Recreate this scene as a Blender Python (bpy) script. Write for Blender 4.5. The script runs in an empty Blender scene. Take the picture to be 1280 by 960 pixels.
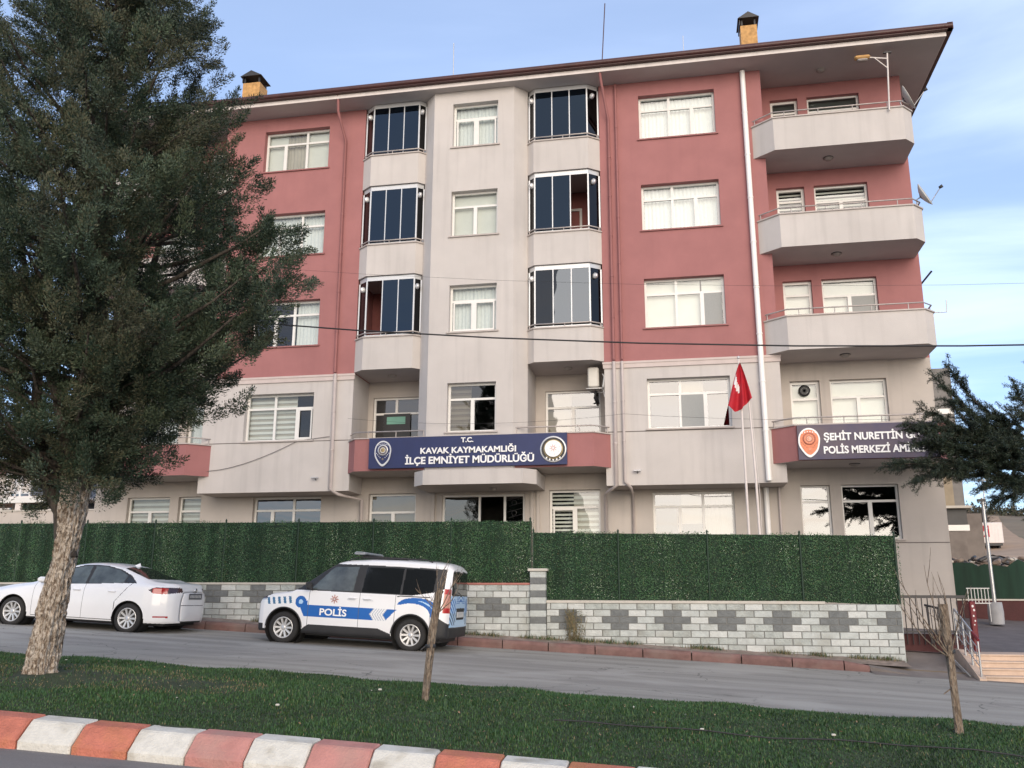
import bpy, math, random
import numpy as np
from mathutils import Vector, Matrix, noise as mnoise

PI = math.pi
RAD = math.radians
SC = bpy.context.scene
COL = SC.collection
rng = random.Random(7)

# ------------------------------------------------------------------ helpers
class MB:
    """collects boxes, prisms, tubes; build() links them as ONE mesh object"""
    def __init__(s):
        s.v = []; s.f = []; s.m = []; s.mats = []; s.sm = []
    def mi(s, mat):
        if mat not in s.mats: s.mats.append(mat)
        return s.mats.index(mat)
    def face(s, pts, mat, smooth=False):
        b = len(s.v); s.v += [tuple(p) for p in pts]
        s.f.append(tuple(range(b, b + len(pts)))); s.m.append(s.mi(mat)); s.sm.append(smooth)
    def raw(s, verts, faces, mat, smooth=False):
        b = len(s.v); s.v += [tuple(p) for p in verts]; k = s.mi(mat)
        for f in faces:
            s.f.append(tuple(b + i for i in f)); s.m.append(k); s.sm.append(smooth)
    def box(s, x0, y0, z0, x1, y1, z1, mat, M=None):
        if x0 > x1: x0, x1 = x1, x0
        if y0 > y1: y0, y1 = y1, y0
        if z0 > z1: z0, z1 = z1, z0
        P = [(x0,y0,z0),(x1,y0,z0),(x1,y1,z0),(x0,y1,z0),(x0,y0,z1),(x1,y0,z1),(x1,y1,z1),(x0,y1,z1)]
        if M is not None: P = [tuple(M @ Vector(p)) for p in P]
        s.raw(P, [(0,3,2,1),(4,5,6,7),(0,1,5,4),(1,2,6,5),(2,3,7,6),(3,0,4,7)], mat)
    def rbox(s, x0, y0, z0, x1, y1, z1, b, mat, M=None):
        """box with its vertical and horizontal edges bevelled by b"""
        if x0 > x1: x0, x1 = x1, x0
        if y0 > y1: y0, y1 = y1, y0
        if z0 > z1: z0, z1 = z1, z0
        b = min(b, (x1-x0)*.45, (y1-y0)*.45, (z1-z0)*.45)
        rings = []
        for z, k in ((z0, b), (z0+b, 0), (z1-b, 0), (z1, b)):
            X0, X1, Y0, Y1 = x0+k, x1-k, y0+k, y1-k; c = b
            rings.append([(X0+c,Y0,z),(X1-c,Y0,z),(X1,Y0+c,z),(X1,Y1-c,z),(X1-c,Y1,z),(X0+c,Y1,z),(X0,Y1-c,z),(X0,Y0+c,z)])
        V = [p for r in rings for p in r]
        if M is not None: V = [tuple(M @ Vector(p)) for p in V]
        F = [tuple(range(7,-1,-1)), tuple(range(24,32))]
        for i in range(3):
            for j in range(8):
                F.append((i*8+j, i*8+(j+1)%8, i*8+8+(j+1)%8, i*8+8+j))
        s.raw(V, F, mat)
    def prism(s, poly, z0, z1, mat, mat_bottom=None):
        """poly: counter-clockwise (x,y); vertical extrusion"""
        n = len(poly)
        V = [(x,y,z0) for x,y in poly] + [(x,y,z1) for x,y in poly]
        s.raw(V, [(i,(i+1)%n,n+(i+1)%n,n+i) for i in range(n)] + [tuple(range(n,2*n))], mat)
        s.raw(V, [tuple(range(n-1,-1,-1))], mat_bottom or mat)
    def prism_xz(s, poly, y0, y1, mat):
        """poly (x,z) extruded along y"""
        n = len(poly)
        V = [(x,y0,z) for x,z in poly] + [(x,y1,z) for x,z in poly]
        s.raw(V, [tuple(range(n)), tuple(range(2*n-1,n-1,-1))] + [((i+1)%n,i,n+i,n+(i+1)%n) for i in range(n)], mat)
    def tube(s, pts, r, mat, n=8, cap=True, smooth=True):
        pts = [Vector(p) for p in pts]
        rs = r if isinstance(r, (list,tuple)) else [r]*len(pts)
        V = []; up = None
        for i, p in enumerate(pts):
            d = (pts[min(i+1,len(pts)-1)] - pts[max(i-1,0)])
            if d.length < 1e-9: d = Vector((0,0,1))
            d.normalize()
            if up is None:
                up = Vector((0,0,1)) if abs(d.z) < .9 else Vector((1,0,0))
            a = d.cross(up)
            if a.length < 1e-6: a = d.cross(Vector((0,1,0)))
            a.normalize(); b = a.cross(d).normalized(); up = b
            for k in range(n):
                t = 2*PI*k/n
                V.append(tuple(p + (a*math.cos(t) + b*math.sin(t))*rs[i]))
        F = []
        for i in range(len(pts)-1):
            for k in range(n):
                F.append((i*n+k, i*n+(k+1)%n, (i+1)*n+(k+1)%n, (i+1)*n+k))
        s.raw(V, F, mat, smooth)
        if cap:
            s.raw(V[:n], [tuple(range(n-1,-1,-1))], mat); s.raw(V[-n:], [tuple(range(n))], mat)
    def lathe(s, prof, mat, n=24, M=None, smooth=True):
        """prof: (r, h) pairs revolved round local z"""
        V = []
        for r, h in prof:
            for k in range(n):
                t = 2*PI*k/n; p = Vector((r*math.cos(t), r*math.sin(t), h))
                V.append(tuple(M @ p) if M is not None else tuple(p))
        F = []
        for i in range(len(prof)-1):
            for k in range(n):
                F.append((i*n+k, i*n+(k+1)%n, (i+1)*n+(k+1)%n, (i+1)*n+k))
        s.raw(V, F, mat, smooth)
    def disc(s, c, r, axis, mat, n=20, rx=None):
        pts = []
        for k in range(n):
            t = 2*PI*k/n; a, b = r*math.cos(t)*(rx or 1), r*math.sin(t)
            if axis == 'y': pts.append((c[0]+a, c[1], c[2]+b))
            elif axis == 'z': pts.append((c[0]+a, c[1]+b, c[2]))
            else: pts.append((c[0], c[1]+a, c[2]+b))
        s.face(pts, mat)
    def build(s, name, parent=None, loc=None):
        me = bpy.data.meshes.new(name)
        me.from_pydata(s.v, [], s.f)
        for m in s.mats: me.materials.append(m)
        if s.f:
            me.polygons.foreach_set('material_index', s.m)
            me.polygons.foreach_set('use_smooth', s.sm)
        me.update()
        o = bpy.data.objects.new(name, me); COL.objects.link(o)
        if parent is not None: o.parent = parent
        if loc is not None: o.location = loc
        return o

def weld(o, d=1e-4):
    import bmesh
    bm = bmesh.new(); bm.from_mesh(o.data)
    bmesh.ops.remove_doubles(bm, verts=bm.verts, dist=d)
    bm.to_mesh(o.data); bm.free()

def tag(o, label=None, cat=None, group=None, kind=None):
    if label: o['label'] = label
    if cat: o['category'] = cat
    if group: o['group'] = group
    if kind: o['kind'] = kind
    return o

def thing(name, label, cat, loc=(0,0,0), group=None, rot=None):
    o = bpy.data.objects.new(name, None); COL.objects.link(o)
    o.location = loc; o.empty_display_size = .3
    if rot: o.rotation_euler = rot
    return tag(o, label, cat, group)

def local(mb, loc):
    """shift collected verts so that they are relative to a thing's base"""
    mb.v = [(a-loc[0], b-loc[1], c-loc[2]) for a,b,c in mb.v]
    return mb

# ------------------------------------------------------------------ materials
def mat(name, col, rough=.7, var=.0, vscale=3., bump=0., bscale=40., metal=0., col2=None, spec=None,
        stretch=(1,1,1), coat=0., streak=0., detail=4., grime=None, gscale=.6, alpha=None):
    m = bpy.data.materials.new(name); m.use_nodes = True
    nt = m.node_tree; N = nt.nodes; L = nt.links
    b = N['Principled BSDF']
    b.inputs['Roughness'].default_value = rough; b.inputs['Metallic'].default_value = metal
    if spec is not None: b.inputs['Specular IOR Level'].default_value = spec
    if coat: b.inputs['Coat Weight'].default_value = coat; b.inputs['Coat Roughness'].default_value = .04
    c = (*col, 1)
    b.inputs['Base Color'].default_value = c
    tc = N.new('ShaderNodeTexCoord')
    mp = N.new('ShaderNodeMapping'); L.new(tc.outputs['Object'], mp.inputs[0]); mp.inputs['Scale'].default_value = stretch
    out = None
    if var or col2:
        n = N.new('ShaderNodeTexNoise'); n.inputs['Scale'].default_value = vscale; n.inputs['Detail'].default_value = detail
        n.inputs['Roughness'].default_value = .6
        L.new(mp.outputs[0], n.inputs['Vector'])
        r = N.new('ShaderNodeMapRange'); r.inputs[1].default_value = .32; r.inputs[2].default_value = .68
        L.new(n.outputs['Fac'], r.inputs[0])
        mx = N.new('ShaderNodeMix'); mx.data_type = 'RGBA'
        if col2: mx.inputs[6].default_value = c; mx.inputs[7].default_value = (*col2, 1)
        else:
            mx.inputs[6].default_value = (*[v*(1-var) for v in col], 1)
            mx.inputs[7].default_value = (*[min(1, v*(1+var)) for v in col], 1)
        L.new(r.outputs[0], mx.inputs[0]); out = mx.outputs[2]
    if streak:
        n = N.new('ShaderNodeTexNoise'); n.inputs['Scale'].default_value = 1.; n.inputs['Detail'].default_value = 5
        mp2 = N.new('ShaderNodeMapping'); mp2.inputs['Scale'].default_value = (5, 5, .35)
        L.new(tc.outputs['Object'], mp2.inputs[0]); L.new(mp2.outputs[0], n.inputs['Vector'])
        r = N.new('ShaderNodeMapRange'); r.inputs[1].default_value = .52; r.inputs[2].default_value = .78; r.inputs[4].default_value = streak
        L.new(n.outputs['Fac'], r.inputs[0])
        mx = N.new('ShaderNodeMix'); mx.data_type = 'RGBA'
        if out: L.new(out, mx.inputs[6])
        else: mx.inputs[6].default_value = c
        mx.inputs[7].default_value = (*[v*.45 for v in col], 1)
        L.new(r.outputs[0], mx.inputs[0]); out = mx.outputs[2]
    if grime:
        n = N.new('ShaderNodeTexNoise'); n.inputs['Scale'].default_value = gscale; n.inputs['Detail'].default_value = 8
        L.new(tc.outputs['Object'], n.inputs['Vector'])
        r = N.new('ShaderNodeMapRange'); r.inputs[1].default_value = .5; r.inputs[2].default_value = .7; r.inputs[4].default_value = .8
        L.new(n.outputs['Fac'], r.inputs[0])
        mx = N.new('ShaderNodeMix'); mx.data_type = 'RGBA'
        if out: L.new(out, mx.inputs[6])
        else: mx.inputs[6].default_value = c
        mx.inputs[7].default_value = (*grime, 1)
        L.new(r.outputs[0], mx.inputs[0]); out = mx.outputs[2]
    if out: L.new(out, b.inputs['Base Color'])
    if bump:
        n = N.new('ShaderNodeTexNoise'); n.inputs['Scale'].default_value = bscale; n.inputs['Detail'].default_value = 6
        L.new(mp.outputs[0], n.inputs['Vector'])
        bp = N.new('ShaderNodeBump'); bp.inputs['Strength'].default_value = bump; bp.inputs['Distance'].default_value = .02
        L.new(n.outputs['Fac'], bp.inputs['Height']); L.new(bp.outputs[0], b.inputs['Normal'])
    return m

def glass_mat(name, tint=(.8,.85,.85), refl=.22, rough=.01, trans=.75, wav=.0, gcol=(.95,.97,1)):
    """window pane: sees through, mirrors the sky more at grazing angles"""
    m = bpy.data.materials.new(name); m.use_nodes = True
    nt = m.node_tree; N = nt.nodes; L = nt.links
    for n in list(N):
        if n.type != 'OUTPUT_MATERIAL': N.remove(n)
    o = [n for n in N if n.type == 'OUTPUT_MATERIAL'][0]
    t = N.new('ShaderNodeBsdfTransparent'); t.inputs[0].default_value = (*[v*trans for v in tint], 1)
    g = N.new('ShaderNodeBsdfGlossy'); g.inputs['Roughness'].default_value = rough; g.inputs[0].default_value = (*gcol,1)
    lw = N.new('ShaderNodeLayerWeight'); lw.inputs[0].default_value = .5
    pw = N.new('ShaderNodeMath'); pw.operation = 'POWER'; pw.inputs[1].default_value = 3.5; L.new(lw.outputs['Facing'], pw.inputs[0])
    mr = N.new('ShaderNodeMapRange'); mr.inputs[3].default_value = refl; mr.inputs[4].default_value = .9
    L.new(pw.outputs[0], mr.inputs[0])
    mr.inputs[1].default_value = .0; mr.inputs[2].default_value = 1.
    mx = N.new('ShaderNodeMixShader'); L.new(mr.outputs[0], mx.inputs[0]); L.new(t.outputs[0], mx.inputs[1]); L.new(g.outputs[0], mx.inputs[2])
    L.new(mx.outputs[0], o.inputs[0])
    tc = N.new('ShaderNodeTexCoord'); n = N.new('ShaderNodeTexNoise'); n.inputs['Scale'].default_value = 1.2; n.inputs['Detail'].default_value = 1
    bp = N.new('ShaderNodeBump'); bp.inputs['Strength'].default_value = .25 if not wav else wav; bp.inputs['Distance'].default_value = .012
    L.new(tc.outputs['Object'], n.inputs['Vector']); L.new(n.outputs['Fac'], bp.inputs['Height']); L.new(bp.outputs[0], g.inputs['Normal'])
    return m

def road_mat(name, col, dark, light):
    """asphalt with long worn lanes, patches and fine cracks"""
    m = bpy.data.materials.new(name); m.use_nodes = True; nt = m.node_tree; N = nt.nodes; L = nt.links; b = N['Principled BSDF']; b.inputs['Roughness'].default_value = .92
    tc = N.new('ShaderNodeTexCoord')
    def nz(scale, st, det=6, dist=0):
        mp = N.new('ShaderNodeMapping'); mp.inputs['Scale'].default_value = st; L.new(tc.outputs['Object'], mp.inputs[0])
        n = N.new('ShaderNodeTexNoise'); n.inputs['Scale'].default_value = scale; n.inputs['Detail'].default_value = det; n.inputs['Distortion'].default_value = dist; L.new(mp.outputs[0], n.inputs['Vector']); return n.outputs['Fac']
    def rng_(v, a, b_, c=0., d=1.):
        r = N.new('ShaderNodeMapRange'); r.interpolation_type = 'SMOOTHSTEP'; L.new(v, r.inputs[0]); r.inputs[1].default_value = a; r.inputs[2].default_value = b_; r.inputs[3].default_value = c; r.inputs[4].default_value = d; return r.outputs[0]
    def mix(f, a, b_):
        x = N.new('ShaderNodeMix'); x.data_type = 'RGBA'; L.new(f, x.inputs[0])
        for k, v in ((6,a),(7,b_)):
            if isinstance(v, tuple): x.inputs[k].default_value = (*v,1)
            else: L.new(v, x.inputs[k])
        return x.outputs[2]
    c = mix(rng_(nz(1.,(.12,1.6,1),4), .35,.68), dark, col)
    c = mix(rng_(nz(.45,(1,1,1),8,.5), .52,.66,0,.6), c, light)
    c = mix(rng_(nz(1.3,(1,1,1),8,.3), .60,.72,0,.45), c, tuple(v*.72 for v in dark))
    c = mix(rng_(nz(90,(1,1,1),3), .55,.75,0,.35), c, tuple(min(1,v*1.5) for v in light))
    v = N.new('ShaderNodeTexVoronoi'); v.feature = 'DISTANCE_TO_EDGE'; v.inputs['Scale'].default_value = .7
    nn = N.new('ShaderNodeTexNoise'); nn.inputs['Scale'].default_value = 3; nn.inputs['Detail'].default_value = 6; L.new(tc.outputs['Object'], nn.inputs['Vector'])
    va = N.new('ShaderNodeVectorMath'); va.operation = 'MULTIPLY_ADD'; L.new(nn.outputs['Color'], va.inputs[0]); va.inputs[1].default_value = (.35,.35,.35); L.new(tc.outputs['Object'], va.inputs[2]); L.new(va.outputs[0], v.inputs['Vector'])
    cr = rng_(v.outputs['Distance'], .0,.011,.75,0.)
    gate = rng_(nz(.3,(1,1,1),3), .45,.60); ml = N.new('ShaderNodeMath'); ml.operation = 'MULTIPLY'; L.new(cr, ml.inputs[0]); L.new(gate, ml.inputs[1])
    c = mix(ml.outputs[0], c, (.04,.038,.036)); L.new(c, b.inputs['Base Color'])
    n = N.new('ShaderNodeTexNoise'); n.inputs['Scale'].default_value = 130; n.inputs['Detail'].default_value = 4; L.new(tc.outputs['Object'], n.inputs['Vector'])
    bp = N.new('ShaderNodeBump'); bp.inputs['Strength'].default_value = .6; bp.inputs['Distance'].default_value = .01; L.new(n.outputs['Fac'], bp.inputs['Height']); L.new(bp.outputs[0], b.inputs['Normal'])
    return m

M = {}
M['red'] = mat('rose_stucco', (.350,.150,.146), .85, var=.07, vscale=1.1, bump=.25, bscale=60, streak=.10)
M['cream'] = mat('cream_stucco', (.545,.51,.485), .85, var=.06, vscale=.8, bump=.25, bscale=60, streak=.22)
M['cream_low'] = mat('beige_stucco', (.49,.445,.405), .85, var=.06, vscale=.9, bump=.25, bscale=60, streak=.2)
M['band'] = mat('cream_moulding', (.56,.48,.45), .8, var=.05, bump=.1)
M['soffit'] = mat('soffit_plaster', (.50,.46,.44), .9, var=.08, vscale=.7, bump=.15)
M['groove'] = mat('groove_shadow_gap', (.16,.14,.13), .9)
M['white'] = mat('white_upvc', (.74,.73,.70), .35, var=.03, vscale=5)
M['fascia'] = mat('white_fascia', (.70,.64,.61), .6, var=.06, streak=.2)
M['gutter'] = mat('brown_gutter', (.065,.022,.02), .45, var=.2, vscale=4)
M['tile'] = mat('clay_roof_tile', (.22,.08,.05), .8, var=.25, vscale=8, bump=.4)
M['aluminium'] = mat('aluminium_profile', (.62,.63,.64), .35, var=.04, metal=.35)
M['rail'] = mat('galvanised_rail', (.42,.38,.36), .45, var=.12, vscale=10, metal=.5)
M['marble'] = mat('stone_sill', (.46,.41,.38), .55, var=.1, vscale=7)
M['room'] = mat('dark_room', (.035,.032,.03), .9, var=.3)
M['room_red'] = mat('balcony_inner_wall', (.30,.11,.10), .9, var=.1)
M['glass'] = glass_mat('clear_window_glass', refl=.07, trans=.98)
M['glass_dark'] = glass_mat('grey_window_glass', (.45,.52,.52), refl=.16, trans=.55)
M['glass_ground'] = glass_mat('ground_floor_glass', (.7,.68,.6), refl=.13, trans=.6)
M['tint'] = glass_mat('tinted_balcony_glass', (.06,.09,.14), refl=.075, trans=.5, gcol=(.45,.68,1.))  # blue of the reflected sky is put into the gloss colour
M['tint_side'] = glass_mat('tinted_side_glass', (.05,.06,.09), refl=.04, trans=.4)
M['tint_bright'] = glass_mat('cloud_bright_balcony_glass', (.16,.18,.21), refl=.07, trans=.5, gcol=(.75,.86,1.))  # paler tint and gloss colour imitate clouds mirrored in one bay
M['curtain'] = mat('white_net_curtain', (.86,.86,.83), .9, var=.05, vscale=14)
M['blind'] = mat('cream_roller_blind', (.82,.79,.71), .9, var=.04)
M['beige_curtain'] = mat('beige_curtain', (.52,.46,.38), .9, var=.08)
M['screen'] = mat('grey_fly_screen', (.33,.34,.33), .8, var=.06, vscale=30)
M['pipe_white'] = mat('white_downpipe', (.85,.83,.80), .35, var=.03)
M['pipe_red'] = mat('rose_painted_pipe', (.29,.115,.11), .6, var=.08)
M['pipe_cream'] = mat('cream_painted_pipe', (.52,.46,.44), .6, var=.08)
M['navy'] = mat('navy_sign_panel', (.016,.026,.10), .55, var=.10, vscale=2)
M['greysign'] = mat('grey_violet_sign_panel', (.115,.085,.10), .55, col2=(.025,.028,.11), vscale=.55)
M['letter'] = mat('white_acrylic_letter', (.85,.85,.84), .4)
M['gold'] = mat('gold_emblem', (.42,.32,.14), .4, var=.25, vscale=25, metal=.3)
M['black'] = mat('black_paint', (.015,.015,.017), .45, var=.2)
M['red_mark'] = mat('red_emblem', (.45,.03,.03), .5)
M['orange_mark'] = mat('orange_emblem', (.72,.22,.10), .5, var=.15, vscale=18)
M['silver'] = mat('silver_emblem', (.62,.62,.63), .35, metal=.4)
M['asphalt'] = mat('asphalt', (.285,.265,.25), .9, var=.12, vscale=2.2, bump=.5, bscale=140, grime=(.235,.22,.21), gscale=.35)
M['asphalt_near'] = mat('near_asphalt', (.21,.195,.185), .9, var=.15, vscale=3, bump=.5, bscale=160)
M['asphalt'] = road_mat('worn_asphalt', (.345,.328,.290), (.245,.230,.205), (.41,.39,.35))
M['asphalt_near'] = road_mat('worn_near_asphalt', (.23,.215,.205), (.16,.148,.142), (.27,.25,.24))
M['paintline'] = mat('worn_white_line', (.55,.55,.55), .8, var=.12, vscale=9)
M['kerb_white'] = mat('white_kerb_paint', (.62,.60,.54), .8, var=.10, vscale=9, bump=.6, bscale=50, grime=(.34,.31,.25), gscale=4.5)
M['kerb_red'] = mat('red_kerb_paint', (.50,.165,.11), .85, var=.2, vscale=5, bump=.9, bscale=50, grime=(.46,.19,.08), gscale=2.4)
M['kerb_pink'] = mat('faded_red_kerb_paint', (.47,.215,.185), .85, var=.14, vscale=5, bump=.6, bscale=50, grime=(.40,.24,.20), gscale=2.6)
M['kerb_far'] = mat('dull_red_kerb_paint', (.17,.095,.085), .85, var=.3, vscale=3, bump=.5, bscale=50, grime=(.20,.15,.13), gscale=1.6)
M['soil'] = mat('dry_soil', (.25,.195,.16), .95, var=.3, vscale=6, bump=.8, bscale=30, grime=(.14,.115,.08), gscale=2)
M['lawn_soil'] = mat('lawn_ground', (.030,.045,.018), .95, var=.3, vscale=5, bump=.6, bscale=40)
M['terrain'] = mat('dirt_terrain', (.20,.15,.095), .95, var=.2, vscale=.15, bump=.5, bscale=3, grime=(.09,.095,.045), gscale=.03)
M['dirt_road'] = mat('pale_dirt_road', (.36,.245,.155), .95, var=.15, vscale=.3)
M['paving'] = mat('yard_paving', (.13,.115,.115), .85, var=.22, vscale=2.5, bump=.3, bscale=20)
M['concrete'] = mat('worn_concrete', (.19,.165,.15), .9, var=.15, vscale=2, bump=.4, bscale=40, grime=(.13,.11,.10), gscale=1.2)
M['blk_white'] = mat('pale_split_block', (.46,.49,.475), .85, var=.12, vscale=6, bump=.7, bscale=35, grime=(.36,.37,.34), gscale=1.8)
M['blk_white2'] = mat('pale_split_block_dirty', (.39,.42,.40), .85, var=.16, vscale=7, bump=.9, bscale=35, grime=(.27,.27,.24), gscale=2.6)
M['blk_white3'] = mat('pale_split_block_light', (.53,.55,.53), .85, var=.10, vscale=7, bump=.8, bscale=35)
M['blk_grey'] = mat('grey_split_block', (.155,.165,.165), .85, var=.15, vscale=8, bump=.7, bscale=35)
M['mortar'] = mat('mortar', (.20,.20,.19), .95, var=.1)
M['cap'] = mat('pale_coping_stone', (.50,.47,.42), .85, var=.1, bump=.3)
M['cap_red'] = mat('red_coping_paint', (.42,.17,.14), .85, var=.15, bump=.3)
M['post_green'] = mat('green_fence_post', (.012,.034,.018), .6)
M['mesh_dark'] = mat('dark_green_backing', (.008,.024,.012), .9, var=.2)
M['ironwork'] = mat('black_ironwork', (.03,.028,.03), .5, var=.2)
M['redwall'] = mat('dark_red_wall_paint', (.065,.018,.018), .8, var=.2, vscale=2, bump=.3)
M['redpost'] = mat('red_post_paint', (.14,.012,.018), .6, var=.2, vscale=6)
M['step'] = mat('pinkish_stone_step', (.56,.42,.32), .7, var=.12, vscale=3, bump=.15, grime=(.42,.33,.27), gscale=2)
M['steel'] = mat('steel_tube', (.50,.50,.50), .35, var=.1, metal=.7)
M['barrel'] = mat('grey_concrete_base', (.34,.34,.35), .85, var=.12)
M['net_green'] = mat('dark_green_screen_cloth', (.008,.030,.018), .9, var=.3, vscale=1.2, stretch=(3,3,.4))
M['flag_red'] = mat('red_flag_cloth', (.42,.008,.02), .75, var=.12, vscale=5)
M['flag_white'] = mat('white_flag_emblem', (.72,.70,.70), .7)
M['brick_yellow'] = mat('yellow_chimney_brick', (.50,.29,.11), .85, var=.25, vscale=9, bump=.5)
M['tin'] = mat('dark_tin', (.03,.03,.032), .5, var=.2)
M['bark'] = None
M['cable'] = mat('black_cable', (.02,.02,.022), .6)
M['ac'] = mat('ac_casing', (.60,.58,.53), .5, var=.08)
M['lamp_glass'] = mat('lamp_cover', (.32,.29,.27), .4)
M['greenposter'] = mat('teal_notice', (.16,.36,.29), .6, var=.1)
# ------------------------------------------------------------------ the building
B = thing('police_station_building', 'five storey rose and cream police station building with glazed bays and brown eaves', 'building', (0,0,0))
MX = lambda x: -11.0 - x          # the facade is symmetrical about x = -5.5

def wall_cells(mb, x0, x1, z0, z1, Y, holes, m, depth=.2, mr=None):
    xs = sorted({x0, x1} | {h[0] for h in holes} | {h[1] for h in holes})
    zs = sorted({z0, z1} | {h[2] for h in holes} | {h[3] for h in holes})
    xs = [x for x in xs if x0 <= x <= x1]; zs = [z for z in zs if z0 <= z <= z1]
    for a, b in zip(xs, xs[1:]):
        for c, d in zip(zs, zs[1:]):
            mx_, mz = (a+b)/2, (c+d)/2
            if any(h[0] < mx_ < h[1] and h[2] < mz < h[3] for h in holes): continue
            mb.face([(a,Y,c),(b,Y,c),(b,Y,d),(a,Y,d)], m)
    mr = mr or m
    for a, b, c, d in holes:
        c = max(c, z0); d = min(d, z1)
        mb.face([(a,Y,c),(a,Y+depth,c),(a,Y+depth,d),(a,Y,d)], mr)
        mb.face([(b,Y,d),(b,Y+depth,d),(b,Y+depth,c),(b,Y,c)], mr)
        mb.face([(a,Y,d),(a,Y+depth,d),(b,Y+depth,d),(b,Y,d)], mr)
        mb.face([(a,Y,c),(b,Y,c),(b,Y+depth,c),(a,Y+depth,c)], mr)

def offset_path(path, t):
    """offset an open xy path to its left by t (mitred)"""
    P = [Vector(p) for p in path]; out = []
    for i, p in enumerate(P):
        ns = []
        if i > 0: d = (p-P[i-1]).normalized(); ns.append(Vector((-d.y, d.x)))
        if i < len(P)-1: d = (P[i+1]-p).normalized(); ns.append(Vector((-d.y, d.x)))
        if len(ns) == 2:
            n = (ns[0]+ns[1]).normalized(); k = t/max(.3, n.dot(ns[0]))
        else: n, k = ns[0], t
        q = p + n*k; out.append((q.x, q.y))
    return out

def strip(mb, path, t, z0, z1, m, shift=0., mbot=None):
    a = offset_path(path, shift) if shift else [tuple(p) for p in path]
    b = offset_path(path, t+shift)
    for i in range(len(a)-1):
        mb.prism([a[i], a[i+1], b[i+1], b[i]], z0, z1, m, mbot)

def railing(parent, path, z, h=.17, inset=.07):
    mb = MB(); p = offset_path(path, inset)
    mb.tube([(x,y,z+h) for x,y in p], .019, M['rail'], 8)
    tot = [0]
    for i in range(len(p)-1): tot.append(tot[-1] + math.dist(p[i], p[i+1]))
    n = max(2, round(tot[-1]/.95))
    for k in range(n+1):
        s = .08 + (tot[-1]-.16)*k/n
        for i in range(len(p)-1):
            if tot[i] <= s <= tot[i+1]:
                f = (s-tot[i])/(tot[i+1]-tot[i]); x = p[i][0]+(p[i+1][0]-p[i][0])*f; y = p[i][1]+(p[i+1][1]-p[i][1])*f
                mb.tube([(x,y,z-.01),(x,y,z+h)], .013, M['rail'], 6); break
    return mb.build('railing', parent)

def pleats(mb, x0, x1, z0, z1, y, m, amp=.018, wl=.11, seed=0):
    n = max(4, int((x1-x0)/.02)); r = random.Random(seed); ph = r.random()*6
    V = []
    for i in range(n+1):
        x = x0+(x1-x0)*i/n
        d = amp*math.sin(2*PI*x/wl+ph)+amp*.6*math.sin(2*PI*x/(wl*2.7)+ph*2)
        V += [(x,y+d,z0),(x,y+d*.6,z1)]
    mb.raw(V, [(2*i,2*i+2,2*i+3,2*i+1) for i in range(n)], m, True)

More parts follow.
